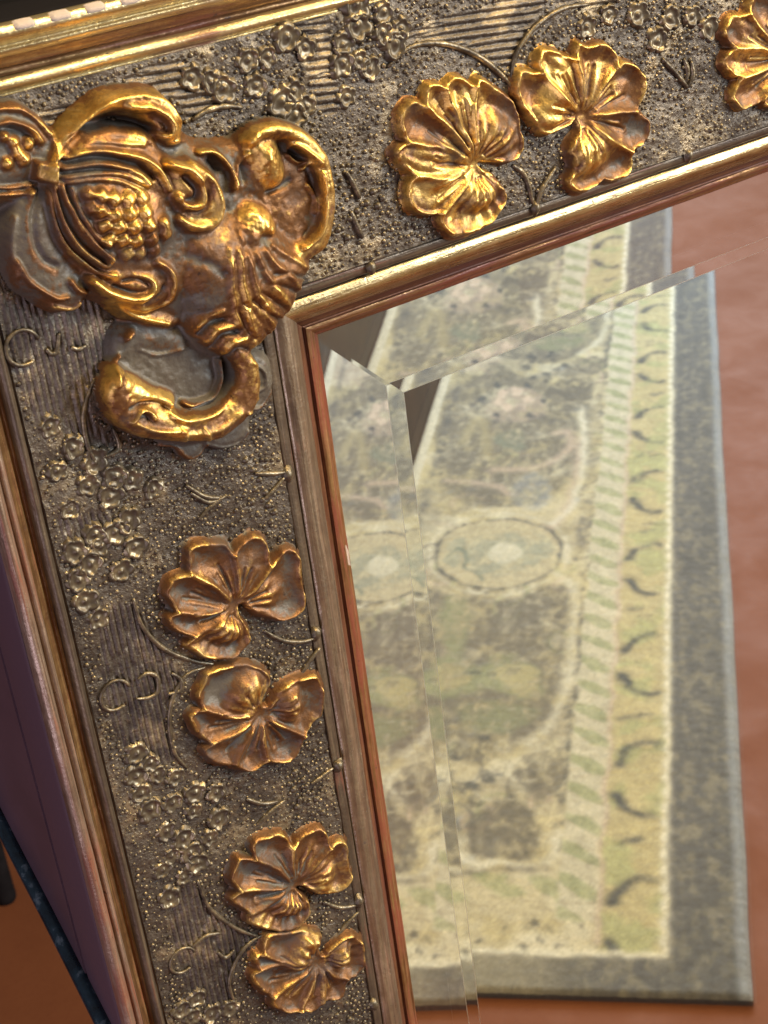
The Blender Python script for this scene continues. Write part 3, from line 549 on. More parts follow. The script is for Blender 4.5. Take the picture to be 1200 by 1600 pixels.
def line3(pts, z, n=5):
    c = smooth_curve([at(p, FACE+z) for p in pts], False, n); return np.column_stack([c, np.full(len(c), FACE+z)])
def scroll(pts, rpx, parent, name='scroll_line', mat=None, z=0.15):
    c = line3(pts, z); t = np.linspace(0, 1, len(c)); r = rpx/4.6*(0.55+0.6*np.sin(math.pi*np.clip(t*0.9+0.05, 0, 1))) * (1+0.25*(RNG.random(len(c))-.5))
    V, Fc = tube(c, r, 8); return mesh_obj(name, V, Fc, mat or M_DOT, parent)
SCROLL_L = [[(208,935),(222,978),(255,1013),(300,1032),(335,1038)],[(332,1040),(292,1054),(270,1090),(264,1130),(272,1175),(292,1200)],[(308,1375),(328,1420),(368,1450),(402,1463)],[(425,1453),(382,1480),(358,1530),(366,1565)],
 [(412,985),(440,1000),(470,1003),(490,998)],[(500,1012),(482,1035),(466,1062)],[(505,1409),(530,1418),(556,1415)],[(560,1425),(540,1445),(522,1470)],[(398,740),(425,740),(446,738)],[(445,745),(425,768),(412,780)],[(520,1200),(500,1215),(486,1225)],[(310,812),(330,790),(352,775)],[(290,758),(320,776),(345,778)],[(297,770),(322,784),(340,782)],[(400,1290),(420,1270),(445,1250)],[(385,1248),(410,1256),(435,1252)],
 [(148,590),(134,628),(130,660),(138,700),(152,725)],[(215,1062),(230,1052),(245,1058),(246,1080),(232,1090),(212,1092)],[(268,1052),(282,1062),(282,1078),(262,1085)],[(72,545),(80,553),(88,548),(92,520)],[(110,542),(122,546),(134,540)],[(300,1480),(322,1462),(345,1458)],[(340,1488),(352,1496),(366,1484)],[(160,715),(186,700),(176,668)]]
SCROLL_T = [[(606,105),(640,74),(690,68),(740,84),(778,112),(800,136)],[(798,128),(806,84),(836,42),(878,14),(920,7)],[(1035,92),(1056,115),(1074,137)],[(1074,137),(1082,118),(1080,96)],[(1070,130),(1074,112),(1068,92)],[(838,322),(846,296),(868,262)],[(800,258),(820,275),(832,318)],[(540,268),(552,288),(562,310)],[(300,188),(325,172),(352,166),(378,168)],[(548,330),(556,350),(566,372)]]
for p in SCROLL_L: scroll(p, 3.0, rail_left)
for p in SCROLL_T: scroll(p, 3.6, rail_top)
def ring(c, r0, parent):
    g = np.linspace(0.2, 2*math.pi*0.82, 26); cc = at(c, FACE)
    P = np.column_stack([cc[0]+r0*np.cos(g), cc[1]+r0*np.sin(g), np.full(26, FACE+.2)]); V, Fc = tube(P, 0.55, 7)
    mesh_obj('ring_motif', V, Fc, M_DOT, parent)
for c, r0 in (((35,543),4.6),((180,1086),4.6),((285,1500),4.4)): ring(c, r0, rail_left)

def bead_geo(c, r, z=None, seg=7, squash=.8):
    V = [(c[0], c[1], FACE+r*squash)]; Fc = []
    for k, (s, zz) in enumerate(((.62, .78), (.98, .2), (1.05, -.15))):
        for j in range(seg):
            g = 2*math.pi*(j+.5*k)/seg; V.append((c[0]+s*r*math.cos(g), c[1]+s*r*math.sin(g), FACE+r*squash*zz))
    for j in range(seg): Fc.append((0, 1+j, 1+(j+1)%seg))
    for k in range(2):
        o = 1+k*seg
        for j in range(seg): Fc.append((o+j, o+seg+j, o+seg+(j+1)%seg, o+(j+1)%seg))
    return V, Fc
BERRY_L = [(385,720),(373,733),(396,735),(407,750),(385,755),(416,770),(399,765),(383,775),(421,790),(431,801),(425,816),(405,805),(395,785),(412,782),
 (460,1235),(475,1220),(490,1240),(470,1250),(485,1256),(500,1266),(496,1250),(506,1271),(480,1230),(453,1226),(466,1262),(490,1272),(543,1570),(552,1582),(528,1588),(548,1594),(462,1208),(440,845),(452,832),(446,858)]
BERRY_T = [(585,300),(600,310),(592,322),(575,318),(560,330),(548,342),(1100,180),(1108,190),(1120,196),(1125,186),(1112,204),(1128,205),(1120,175),(530,360),(545,372),(1120,140),(1128,150)]
for lst, par in ((BERRY_L, rail_left), (BERRY_T, rail_top)):
    for p in lst:
        c = at(p, FACE+.5)
        if over_cart(c): continue
        V, Fc = bead_geo((0, 0), random.uniform(.85, 1.15)); o = mesh_obj('berry', [(v[0], v[1], v[2]-FACE) for v in V], Fc, M_DOT, par); o.location = (c[0], c[1], FACE-.05)
# knots pressed against the inner strip
def knot(p, r, par):
    c = at(p, FACE+.8); rr = np.random.default_rng(int(p[0])); V, Fc = bead_geo((0, 0), r, seg=9)
    V = [(v[0]*rr.uniform(.7, 1.1), v[1]*rr.uniform(.9, 1.5), (v[2]-FACE)*rr.uniform(.8, 1.2)) for v in V]
    o = mesh_obj('knot', V, Fc, M_OUTER if False else M_DOT, par); o.location = (c[0], c[1], FACE-.3)
for p in ((452,742),(496,992),(531,1198),(563,1410),(586,1572)): knot(p, 2.1, rail_left)
for p in ((583,420),(840,326),(1079,243)): knot(p, 1.8, rail_top)

def hatch_mask(px, py, side):
    """0..1 where the ground carries combed lines (patches between the blossoms)"""
    return None
HATCH_L = [[(10,470),(150,470),(160,560),(140,640),(175,700),(60,660),(20,560)], [(160,960),(215,950),(262,1030),(285,1060),(258,1120),(268,1190),(200,1180),(165,1080)], [(300,1380),(330,1425),(400,1465),(365,1520),(360,1580),(300,1560),(270,1480),(262,1420)], [(90,810),(140,800),(190,812),(190,840),(110,850)], [(-80,420),(0,440),(20,560),(-80,600)]]
HATCH_T = [[(20,195),(110,160),(150,150),(110,200),(50,215)], [(190,120),(290,95),(310,130),(350,165),(300,190),(280,160),(250,145)], [(455,45),(505,30),(520,90),(530,170),(500,175),(480,110)], [(625,55),(700,25),(790,0),(860,-20),(825,50),(800,110),(770,95),(720,70),(660,66)], [(850,10),(960,-10),(950,30),(900,10)]]
def rail_face(side, step=0.33):
    q = np.arange(25.6, 97.9, step); n = int((-END_L if side == 'L' else END_T)/0.75)+100; t = np.linspace(0, 1, n)[:, None]
    if side == 'L': y0 = qT(q)[None]; Yc = y0+(END_L-y0)*t; Xc = np.broadcast_to(-q[None], Yc.shape).copy()
    else: x0 = -q[None]; Xc = x0+(END_T-x0)*t; Yc = np.broadcast_to(qT(q)[None], Xc.shape).copy()
    A = -Xc if side == 'L' else Yc; B = Yc if side == 'L' else Xc
    H = (vnoise(Xc, Yc, 16, 12, 2)-.5)*0.8+(vnoise(Xc, Yc, 3.2, 13, 3)-.5)*0.75
    M = np.zeros(Xc.shape)
    for poly in (HATCH_L if side == 'L' else HATCH_T):
        O = smooth_curve([at(p, FACE) for p in poly], True, 4); d = seg_dist(O, Xc, Yc, True); sd = np.where(inside(O, Xc, Yc), d, -d); M = np.maximum(M, sstep((sd+.6)/1.6))
    brk = sstep((vnoise(A*2.2, B*0.35, 2.0, 33, 2)-.30)/.12)
    ph = A+(vnoise(A, B*.3, 12, 21, 2)-.5)*0.9+(0 if side == 'L' else B*0.10)
    H *= 1-.6*M
    H += M*(0.95*np.abs(np.sin(math.pi*ph/(1.9 if side == 'L' else 2.3)))**.8*(.35+.65*brk)-.65)
    V = np.stack([Xc, Yc, FACE-0.2+H], -1).reshape(-1, 3); f = grid_faces(*Xc.shape)
    if side == 'T': f = f[:, ::-1]
    mesh_obj('ornament_ground', V, f, M_GROUND, rail_left if side == 'L' else rail_top)
    return [smooth_curve([at(p, FACE) for p in poly], True, 4) for poly in (HATCH_L if side == 'L' else HATCH_T)]
def stipple(side, hatch, count):
    blos = np.array([at(p, FACE) for p in (BLOS_L if side == 'L' else BLOS_T)]); parts = []; pts = []
    cell = {}
    tries = 0
    leaf = [O for i, O in enumerate(LEAF_SHAPES) if (i < 3) == (side == 'T')]
    qs = RNG.uniform(26.5, 97, count*5); ss = RNG.random(count*5)
    if side == 'L': xs = -qs; ys = 92+(END_L-92)*ss
    else: ys = qT(qs); xs = -90+(END_T+90)*ss
    ok = np.ones(len(xs), bool)
    if side == 'L': ok &= ys < qT(qs)
    else: ok &= xs > -qs
    for O in hatch: ok &= ~inside(O, xs, ys)
    for O in leaf: ok &= ~inside(O, xs, ys)
    ok &= np.array([np.min(np.hypot(blos[:,0]-a, blos[:,1]-b)) > 3.6 for a, b in zip(xs, ys)])
    for a, b in zip(xs[ok], ys[ok]):
        dens = vnoise(np.array([a]), np.array([b]), 14, 50, 2)[0]
        rmin = 1.25 if dens > .42 else 1.7
        k = (int(a//2), int(b//2)); near = [p for i in (-1,0,1) for j in (-1,0,1) for p in cell.get((k[0]+i, k[1]+j), [])]
        if any((p[0]-a)**2+(p[1]-b)**2 < rmin*rmin for p in near): continue
        if over_cart((a, b)): continue
        cell.setdefault(k, []).append((a, b)); pts.append((a, b))
        if len(pts) >= count: break
    for a, b in pts: parts.append(bead_geo((a, b), random.uniform(.34, .72), seg=6, squash=random.uniform(.35, .9)))
    V, Fc = merge(parts); o = mesh_obj('stipple_dots', V, Fc, M_DOT, rail_left if side == 'L' else rail_top); o['kind'] = 'stuff'
hl = rail_face('L'); ht = rail_face('T')
stipple('L', hl, 4600); stipple('T', ht, 4600)

# worn pale dashes along the top outer edge, and a chip of bare plaster at the sight edge
for k in range(14):
    x0 = -118+k*9.2; V = []
    n = 8; prof = [(106.2, 20.8), (106.8, 22.0), (107.8, 21.8), (108.6, 19.6)]
    for i in range(n):
        s = i/(n-1); e = math.sqrt(max(0, 1-(2*s-1)**4))
        for (yy, zz) in prof: V.append((x0+s*6.4, 107.2+(yy-107.2)*(0.35+.65*e), 19.6+(zz-19.6)*(0.4+.6*e)+random.uniform(-.08, .08)))
    Fc = [(i*4+j, i*4+j+1, i*4+j+5, i*4+j+4) for i in range(n-1) for j in range(3)]
    mesh_obj('worn_dash', V, [f[::-1] for f in Fc], M_PLASTER, rail_top)
c = at((541, 868), 0.6); V = []; Fc = []
out = [(-.6,3.6),(.3,3.9),(.9,1.5),(.8,-1.2),(1.0,-3.8),(.2,-3.2),(-.9,-1.0),(-.5,1.2)]
V = [(c[0]+x-.2, c[1]+y, 1.15+.15*math.sin(i)) for i, (x, y) in enumerate(out)]+[(c[0]+x*1.2-.2, c[1]+y*1.05, -.4) for x, y in out]
Fc = [tuple(range(8))]+[(i, i+8, (i+1)%8+8, (i+1)%8) for i in range(8)]
mesh_obj('plaster_chip', V, Fc, M_PLASTER, rail_left, smooth=False)

# ------------------------------------------------------------------ bevelled mirror glass
def glass_mats():
    g = NT('clear_glass'); nt = g.t; nt.nodes.remove(g.b)
    gl = nt.nodes.new('ShaderNodeBsdfGlass'); gl.inputs['Roughness'].default_value = 0.0; gl.inputs['IOR'].default_value = 1.5; gl.inputs['Color'].default_value = (0.985, 0.995, 0.985, 1)
    nt.links.new(gl.outputs[0], nt.nodes['Material Output'].inputs[0])
    s = NT('silvering'); s.out(color=(0.93, 0.94, 0.92), metal=1.0, rough=0.0)
    return g.m, s.m
M_GLASS, M_SILVER = glass_mats()
_a = NT('ground_glass_edge'); _a.n.remove(_a.b); _g = _a.n.new('ShaderNodeBsdfGlass'); _g.inputs['Roughness'].default_value = 0.3; _g.inputs['IOR'].default_value = 1.5
_a.l.new(_g.outputs[0], _a.n['Material Output'].inputs[0]); M_ARRIS = _a.m
def mirror_glass():
    zf, zb, drop, bev, ar = -2.0, -9.6, 1.95, 29.0, 0.22
    X0, Y0, X1, Y1 = -3.0, 3.0, 420.0, -560.0; k = drop/(bev+3.0); za = zf-0.012
    V = [(X0, Y0, zf-drop), (X1, Y0, zf-drop), (X1, Y1, zf-drop), (X0, Y1, zf-drop),
         (bev-ar, -bev+ar, zf-k*ar), (X1-bev-3+ar, -bev+ar, zf-k*ar), (X1-bev-3+ar, Y1+bev+3-ar, zf-k*ar), (bev-ar, Y1+bev+3-ar, zf-k*ar),
         (bev, -bev, zf), (X1-bev-3, -bev, zf), (X1-bev-3, Y1+bev+3, zf), (bev, Y1+bev+3, zf),
         (X0, Y0, zb), (X1, Y0, zb), (X1, Y1, zb), (X0, Y1, zb)]
    def ringf(p, q): return [(p+i, q+i, q+(i+1)%4, p+(i+1)%4) for i in range(4)]
    Fc = [(8,11,10,9), (12,13,14,15)]+ringf(0, 4)+ringf(4, 8)+ringf(0, 12)
    o = mesh_obj('mirror_glass', V, Fc, M_GLASS, mirror, smooth=False); o.data.materials.append(M_SILVER); o.data.materials.append(M_ARRIS)
    o.data.polygons[1].material_index = 1
    for i in range(6, 10): o.data.polygons[i].material_index = 2
    import bmesh
    bm = bmesh.new(); bm.from_mesh(o.data); bmesh.ops.recalc_face_normals(bm, faces=bm.faces); bm.to_mesh(o.data); bm.free()
    o['label'] = 'mirror plate with a wide bevelled edge'
mirror_glass()

# ------------------------------------------------------------------ floor
def mat_floor():
    t = NT('red_floor'); v = t.coord('Object'); n1 = t.noise(v, 9, 6, 0.62, .4); n2 = t.noise(v, 140, 4, 0.6); n3 = t.noise(v, 1.6, 3, 0.5)
    c = t.ramp(t.math('ADD', t.math('MULTIPLY', n1, .55), t.math('MULTIPLY', n3, .45)), [(.3, (.158, .050, .019)), (.5, (.180, .059, .023)), (.7, (.205, .070, .028))])
    c = t.mix(t.fr(n2, .5, .75, 0, .3), c, (.13, .036, .016))
    return t.out(color=c, rough=t.fr(n1, .3, .7, .75, .6), normal=t.bump(n2, .25, .001), **{'Specular IOR Level': 0.12})
V = [(-6, -7, 0), (7, -7, 0), (7, 6, 0), (-6, 6, 0)]
tag(mesh_obj('floor', V, [(0,1,2,3)], mat_floor(), smooth=False), kind='structure')

# ------------------------------------------------------------------ rug, lying before the mirror and seen in it
TH = math.radians(45.4); SILV = -8.0
def floor_hit(p):
    r = ray(p); t = CAMH/(-r[1]); return np.array([r[0]*t, -r[2]*t])     # (x, depth) from the lens, in the mirror's virtual room
VD = np.array([math.cos(TH), math.sin(TH)]); UD = np.array([math.sin(TH), -math.cos(TH)])
ORG = floor_hit((1168, 1568))
U0 = np.mean([(floor_hit(p)-ORG)@UD for p in ((1115,425),(1136,850),(1155,1170),(1168,1565))])
def uv_of(p): d = floor_hit(p)-ORG; return np.array([d@UD-U0, d@VD])
RW = -np.mean([uv_of(p)[0] for p in ((685,590),(668,660),(650,735))]); RL = 3100.0
def rug_world(u, v, z):
    P = ORG[None]+(u+U0)[:, None]*UD[None]+v[:, None]*VD[None]
    xf = P[:, 0]+EYE[0]; zf = EYE[2]-P[:, 1]; zr = 2*SILV-zf         # real side of the silvering
    return np.column_stack([xf*S, -zr*S, z*S])
def build_rug():
    st = 3.1; u = np.arange(-RW, 0.01, st); v = np.arange(0, RL, st*1.15); Ug, Vg = np.meshgrid(u, v)
    Uw = Ug+(vnoise(Ug, Vg, 40, 5, 3)-.5)*13; Vw = Vg+(vnoise(Ug, Vg, 40, 6, 3)-.5)*16
    cream = np.array([.58, .49, .29]); pale = np.array([.80, .73, .54]); brown = np.array([.125, .102, .064]); green = np.array([.34, .36, .15]); sage = np.array([.33, .34, .24])
    dark = np.array([.035, .035, .032]); pink = np.array([.56, .42, .30]); blue = np.array([.38, .42, .46]); gold = np.array([.54, .44, .20]); grey = np.array([.092, .083, .070])
    C = np.broadcast_to(cream, Ug.shape+(3,)).copy()
    fine = vnoise(Ug, Vg*.55, 10, 77, 4); mid = vnoise(Ug, Vg, 46, 78, 3)
    def lay(a, col, br=0.0):
        nonlocal C
        if br: a = a*np.clip(1-br*2.2*np.clip(fine*.6+mid*.4-.42, 0, 1)*2, 0, 1)
        C = C*(1-a[..., None])+np.asarray(col)*a[..., None]
    Ur = Uw+(vnoise(Ug, Vg, 15, 15, 3)-.5)*14; Vr = Vw+(vnoise(Ug, Vg, 15, 16, 3)-.5)*20
    def PV(pts): return np.array([uv_of(p) for p in pts])
    def poly(pts, col, soft=8, al=1., br=.5, raw=False):
        O = smooth_curve(pts if raw else PV(pts), True, 4); w_ = window(O, soft*2+10, Ug, Vg)
        if w_ is None: return
        d = seg_dist(O, Ur[w_], Vr[w_], True); sd = np.where(inside(O, Ur[w_], Vr[w_]), d, -d); a = np.zeros(Ug.shape); a[w_] = sstep(sd/(soft*.55)*.5+.5)*al; lay(a, col, br)
    def stroke(pts, wd, col, al=1., br=.4, closed=False, raw=False):
        O = smooth_curve(pts if raw else PV(pts), closed, 4); w_ = window(O, wd*3+10, Ug, Vg)
        if w_ is None: return
        d = seg_dist(O, Uw[w_], Vw[w_], closed); a = np.zeros(Ug.shape); a[w_] = np.exp(-(d/wd)**2*1.2)*al; lay(a, col, br)
    uw = np.mean([uv_of(p)[0] for p in ((1040,850),(1043,1133),(1035,1498))]); ul = np.mean([uv_of(p)[0] for p in ((968,850),(957,1090),(944,1277))]); us = np.mean([uv_of(p)[0] for p in ((915,850),(900,1090),(880,1300))])
    vb = uv_of((900,1499))[1]
    lay(sstep((mid-.42)*4)*.6, gold); lay(sstep((vnoise(Ug, Vg, 90, 90, 3)-.5)*5)*.5, pale)
    # field ground: worn brown with cream clouds
    fld = sstep((us-Uw)/10)*sstep((Vw-vb-150)/20); lay(fld*.40*sstep((vnoise(Ug, Vg, 120, 41, 3)-.36)*4), brown, .4)
    def field_unit(dv):
        def sh(pts): P = PV(pts); P[:, 1] += dv; return P
        def pl(pts, *a, **k): poly(sh(pts), *a, raw=True, **k)
        def sk(pts, *a, **k): stroke(sh(pts), *a, raw=True, **k)
        # great brown cartouche below the medallion
        pl([(560,930),(640,925),(700,935),(780,945),(850,925),(892,930),(890,990),(880,1060),(862,1120),(820,1165),(760,1200),(690,1190),(600,1150),(540,1060)], brown*1.15, 20, .85, br=.45)
        pl([(640,1060),(700,1030),(745,1050),(790,1030),(830,1050),(850,1085),(820,1100),(760,1085),(700,1100),(650,1095)], green*1.15, 22, .5, br=.9); pl([(770,1062),(800,1045),(835,1060),(838,1085),(805,1092)], gold, 14, .65, br=.6); pl([(650,1075),(690,1045),(735,1062),(720,1085),(670,1090)], gold*.9, 10, .7, br=.6)
        pl([(690,945),(725,945),(735,985),(715,1030),(690,1010)], green*1.2, 20, .45, br=.8); pl([(720,1110),(790,1105),(840,1115),(800,1150),(730,1150)], green*.8, 20, .55, br=.8)
        sk([(860,905),(888,918),(897,960),(890,1030),(880,1090),(855,1140),(820,1170)], 10, pale*.9, .65, br=.6)
        sk([(910,930),(906,1000),(902,1060),(893,1120),(884,1180),(878,1260)], 7, dark, .75, br=.9)
        sk([(915,640),(912,760),(908,860)], 9, grey, .6, br=.8); sk([(905,690),(896,760),(880,810),(850,840)], 11, pink, .8)
        pl([(735,1290),(770,1265),(815,1265),(838,1300),(835,1345),(780,1350),(730,1335)], brown, 10, .85)
        pl([(800,1205),(845,1180),(880,1195),(875,1230),(835,1255)], brown, 10, .8); pl([(600,1190),(640,1200),(660,1240),(620,1260),(590,1240)], brown, 12, .7)
        for c in ((705,1172),(750,1180),(760,1222),(735,1240),(700,1245),(690,1210),(780,1210),(740,1260),(712,1190),(755,1165)): pl([(c[0]-12,c[1]+6),(c[0]-4,c[1]-9),(c[0]+10,c[1]-5),(c[0]+7,c[1]+9)], dark, 6, .8, br=.8)
        for c in ((800,1055),(770,1062),(730,1060),(745,1058)): pl([(c[0]-9,c[1]+4),(c[0],c[1]-5),(c[0]+9,c[1]),(c[0]+2,c[1]+6)], dark, 5, .55, br=.9)
        # oval medallion
        pl([(678,880),(700,838),(750,822),(810,822),(858,838),(877,868),(858,902),(800,925),(740,925),(698,908)], cream*.92, 12, .95, br=.1)
        pl([(725,880),(745,848),(800,842),(842,862),(838,892),(790,908),(745,905)], sage, 10, .75, br=.7); pl([(760,872),(785,858),(812,868),(800,886),(772,888)], pale, 8, .7); pl([(694,878),(708,852),(728,848),(722,872),(706,898)], sage, 8, .7); pl([(835,842),(858,850),(862,875),(845,880)], sage, 8, .6)
        sk([(678,880),(700,838),(750,822),(810,822),(858,838),(877,868),(858,902),(800,925),(740,925),(698,908)], 5, dark*1.2, .95, closed=True, br=.6)
        sk([(668,880),(692,832),(748,813),(812,813),(866,832),(888,868),(866,908),(802,935),(738,935),(690,914)], 5, pale, .4, closed=True)
        sk([(697,880),(715,865),(730,878),(722,895),(745,905),(755,915)], 5, (.10, .15, .11), .75)
        # pale scrolls and flowers above it
        pl([(690,640),(730,600),(800,590),(860,600),(895,640),(900,720),(870,780),(800,800),(720,790),(680,740)], brown*1.15, 22, .85, br=.45)
        pl([(760,640),(800,612),(845,625),(850,655),(810,668),(770,662)], pink, 12, .5)
        for q in range(6): pl([(800+22*math.cos(q)-9, 632+13*math.sin(q)), (800+22*math.cos(q), 632+13*math.sin(q)-7), (800+22*math.cos(q)+9, 632+13*math.sin(q)), (800+22*math.cos(q), 632+13*math.sin(q)+7)], pink*1.25, 5, .9, br=.2)
        for q in range(12): pl([(800+48*math.cos(q*1.05)-6, 632+27*math.sin(q*1.05)), (800+48*math.cos(q*1.05), 632+27*math.sin(q*1.05)-5), (800+48*math.cos(q*1.05)+6, 632+27*math.sin(q*1.05)+1), (800+48*math.cos(q*1.05), 632+27*math.sin(q*1.05)+5)], dark*1.5, 4, .8, br=.5)
        sk([(770,742),(820,742),(862,728),(892,704),(886,682),(868,684)], 12, pink*1.2, .7, br=.45); sk([(700,760),(760,765),(800,780)], 11, pink*1.1, .7); sk([(905,640),(912,690),(905,760),(890,800),(862,826)], 8, pale, .8); sk([(720,700),(750,660),(760,720)], 14, gold, .5)
        pl([(800,770),(835,745),(862,775),(845,805),(810,800)], blue, 14, .35); pl([(770,690),(810,680),(820,705),(790,715)], (.22, .25, .15), 10, .5, br=.9)
        for k in range(10): c = (700+k*18+RNG.uniform(-5, 5), 652+RNG.uniform(-20, 22)); pl([(c[0]-8,c[1]+4),(c[0],c[1]-5),(c[0]+8,c[1]),(c[0]+1,c[1]+5)], grey, 6, .6, br=.7)
        pl([(880,585),(915,580),(925,620),(900,650),(880,630)], brown, 14, .7); pl([(820,520),(870,500),(905,520),(900,560),(850,570)], brown, 18, .6)
        pl([(700,540),(760,520),(790,545),(770,580),(710,585)], pink, 20, .4)
    P0 = 0.0
    L0 = uv_of((780,870))[1]; per = 1550.0
    # curling vines all through the field
    for k in range(150):
        cu, cv = RNG.uniform(-RW+60, us-20), RNG.uniform(vb+120, RL-60); r0 = RNG.uniform(16, 42); a0 = RNG.uniform(0, 6.28); sg = RNG.choice((-1, 1)); q = np.linspace(0, RNG.uniform(2.5, 4.8), 9)
        P = np.column_stack([cu+np.cos(a0+sg*q)*r0*(1-q/7), cv+np.sin(a0+sg*q)*r0*(1-q/7)*1.3]); col = (brown, pale, pink, grey, green, pale)[k % 6]
        stroke(P, RNG.uniform(3.5, 6.5), col, RNG.uniform(.4, .8), raw=True, br=.3)
    for k in range(340):
        cu, cv = RNG.uniform(-RW+50, us-10), RNG.uniform(vb+40, RL-60)
        if vnoise(np.array([cu]), np.array([cv]), 110, 55, 2)[0] < .5: continue
        a0 = RNG.uniform(0, 3.1); L_ = RNG.uniform(6, 14); stroke(np.array([(cu, cv), (cu+L_*math.cos(a0), cv+L_*math.sin(a0)*1.4)]), RNG.uniform(4, 7), (dark, grey, dark, blue)[k % 4], RNG.uniform(.4, .75), raw=True, br=.7)
    for v_ in np.arange(vb+200, RL, 14):
        if RNG.random() < .75: stroke(np.array([(us-4+RNG.normal(0, 7), v_), (us+1+RNG.normal(0, 7), v_+8)]), RNG.uniform(4, 6.5), dark*1.2, RNG.uniform(.4, .8), raw=True, br=.5)
    for k in (0, 1): field_unit(k*per)
    # flowers and speckles near the foot of the rug
    for c in ((660,1440),(675,1460),(665,1475),(850,1455),(835,1450),(856,1462),(845,1470),(745,1478),(818,1488),(650,1497),(790,1460),(905,1450),(892,1440),(870,1485)): poly([(c[0]-7,c[1]+5),(c[0],c[1]-6),(c[0]+7,c[1]),(c[0]+2,c[1]+7)], dark, 5, .7, br=.8)
    stroke([(700,1345),(760,1355),(830,1360),(860,1350),(870,1310)], 9, pale, .8); stroke([(640,1370),(740,1372),(850,1362)], 8, brown, .7)
    for c in ((690,1400),(780,1390),(860,1395)): poly([(c[0]-40,c[1]-18),(c[0],c[1]-12),(c[0]+38,c[1]+12),(c[0]+5,c[1]+20)], green, 8, .7)
    # striped guard band
    bs = sstep((Uw-us)/6)*sstep((ul-Uw)/6)*sstep((Vw-vb-60)/10); lay(bs, (pale+cream)*.44)
    ph = (Vw+(Uw-us)*0.75)/68.0; lf = 1-np.abs((Uw-(us+ul)/2)/((ul-us)*.5)); lay(bs*sstep((np.sin(2*math.pi*ph)-.30+lf*.7)*1.4)*.8, green*.92, .25)
    stroke(np.array([(ul, v_) for v_ in np.arange(vb+20, RL, 60)]), 6, pink*1.05, .8, raw=True)
    # C-scroll band
    bc = sstep((Uw-ul)/6)*sstep((uw-Uw)/6)*sstep((Vw-vb)/6); lay(bc*.85, gold*.98); lay(bc*sstep((mid-.45)*5)*.6, green*1.15)
    v1 = uv_of((1002,1045))[1]; v2 = uv_of((1000,1225))[1]; dv = abs(v1-v2); uc = (ul+uw)/2; v = v2-dv
    while v < RL:
        for sgn in (1, -1):
            g = np.linspace(.45, 1.85, 8); P = np.column_stack([uc+4-np.cos(g*1.35-.25)*(uw-ul)*.40, v+sgn*np.sin(g)*dv*.29]); stroke(P, 9, dark*1.5, .9, raw=True, br=.5); stroke(P[:3], 11, dark*1.4, .8, raw=True, br=.6)
        for q in range(3):
            a, b = uc+RNG.uniform(-20, 22), v+dv*.5+RNG.uniform(-18, 18); stroke(np.array([(a-8, b), (a+8, b+6)]), 6, dark*1.8, .6, raw=True, br=.8)
        v += dv
    for v_ in (uv_of((1002,1180))[1],): pass
    # foot band mirrors the C band
    # pale beaded line, dark outer border
    bd = np.maximum(sstep((Uw-uw)/7), sstep((vb-Vw)/7))
    lay(bd, grey*1.2); lay(bd*sstep((fine-.36)*2.2)*.5, cream*.55); lay(bd*sstep((vnoise(Ug*1.6, Vg*.35, 40, 79, 3)-.48)*4)*.45, grey*.66)
    foot = sstep((vb-Vw)/7)*sstep((uw-60-Uw)/160); lay(foot*.62, cream*.72, .6)
    ln = np.minimum(np.where(Vg > vb-4, np.abs(Uw*.35+Ug*.65-uw), 1e9), np.where(Ug < uw+4, np.abs(Vw*.35+Vg*.65-vb), 1e9))
    lay(np.exp(-(ln/6.5)**2)*(.75+.4*np.sin(Vg/5.5)*np.sin(Ug/5.5)), pale*1.05)
    # narrow light binding on the far long side
    lay(sstep((-RW+26-Ug)/6)*.8, pale*.95); lay(np.exp(-((Ug+RW-48)/9)**2)*.6, grey, .7)
    lay(sstep((Ug+24)/14)*.8, np.array([.34, .35, .36]), .3)  # blue-grey strip paints the cool sheen along the right edge
    # wear, woven lines and creases
    C *= 0.92
    C *= (1+.10*RNG.standard_normal(Ug.shape))[..., None].clip(.55, 1.5)
    C *= (0.80+0.42*fine+0.16*(vnoise(Ug*1.0, Vg*.14, 5, 91, 2)-.5)+.12*(vnoise(Ug*.14, Vg, 5, 92, 2)-.5))[..., None]
    for y in (1133, 1180, 1420):
        vv = uv_of((1000, y))[1]; C *= (1-.22*np.exp(-((Vw*.3+Vg*.7-vv)/3.5)**2)*sstep((Ug+320)/200))[..., None]
    Ug = Ug+(vnoise(Vg*.0+7, Vg, 260, 97, 2)-.5)*7*sstep((Ug+120)/120)
    Z = 13+(vnoise(Ug, Vg, 8, 95, 2)-.5)*2.2+(vnoise(Ug, Vg, 160, 96, 2)-.5)*2.5
    ed = np.minimum(np.minimum(-Ug, Ug+RW), Vg); Z -= 5*(1-sstep(ed/7))
    V = rug_world(Ug.ravel(), Vg.ravel(), Z.ravel()); f = grid_faces(*Ug.shape)
    t = NT('rug_pile'); vv = t.coord('Object'); a = t.attr('pattern'); n = t.noise(vv, 420, 3, .7)
    c = t.mix(t.fr(n, .35, .75, 0, .45), a.outputs['Color'], (.12, .10, .075))
    mt = t.out(color=c, rough=.85, normal=t.bump(n, .6, .004)); t.b.inputs['Sheen Weight'].default_value = .35; t.b.inputs['Sheen Roughness'].default_value = .4
    rug = bpy.data.objects.new('runner_rug', None); COL.objects.link(rug)
    tag(rug, 'faded cream and olive patterned runner rug on the red floor, reflected in the mirror', 'rug')
    mesh_obj('pile', V, f, mt, rug, colors=C.reshape(-1, 3))
    # bound edge (the rug's side)
    nr, nc = Ug.shape; top = np.arange(nr*nc).reshape(nr, nc)
    loop = np.concatenate([top[0, :], top[1:, -1], top[-1, -2::-1], top[-2:0:-1, 0]])
    A = V[loop]; Bv = A.copy(); Bv[:, 2] = 0.0; cen = V.mean(0); k = len(loop)
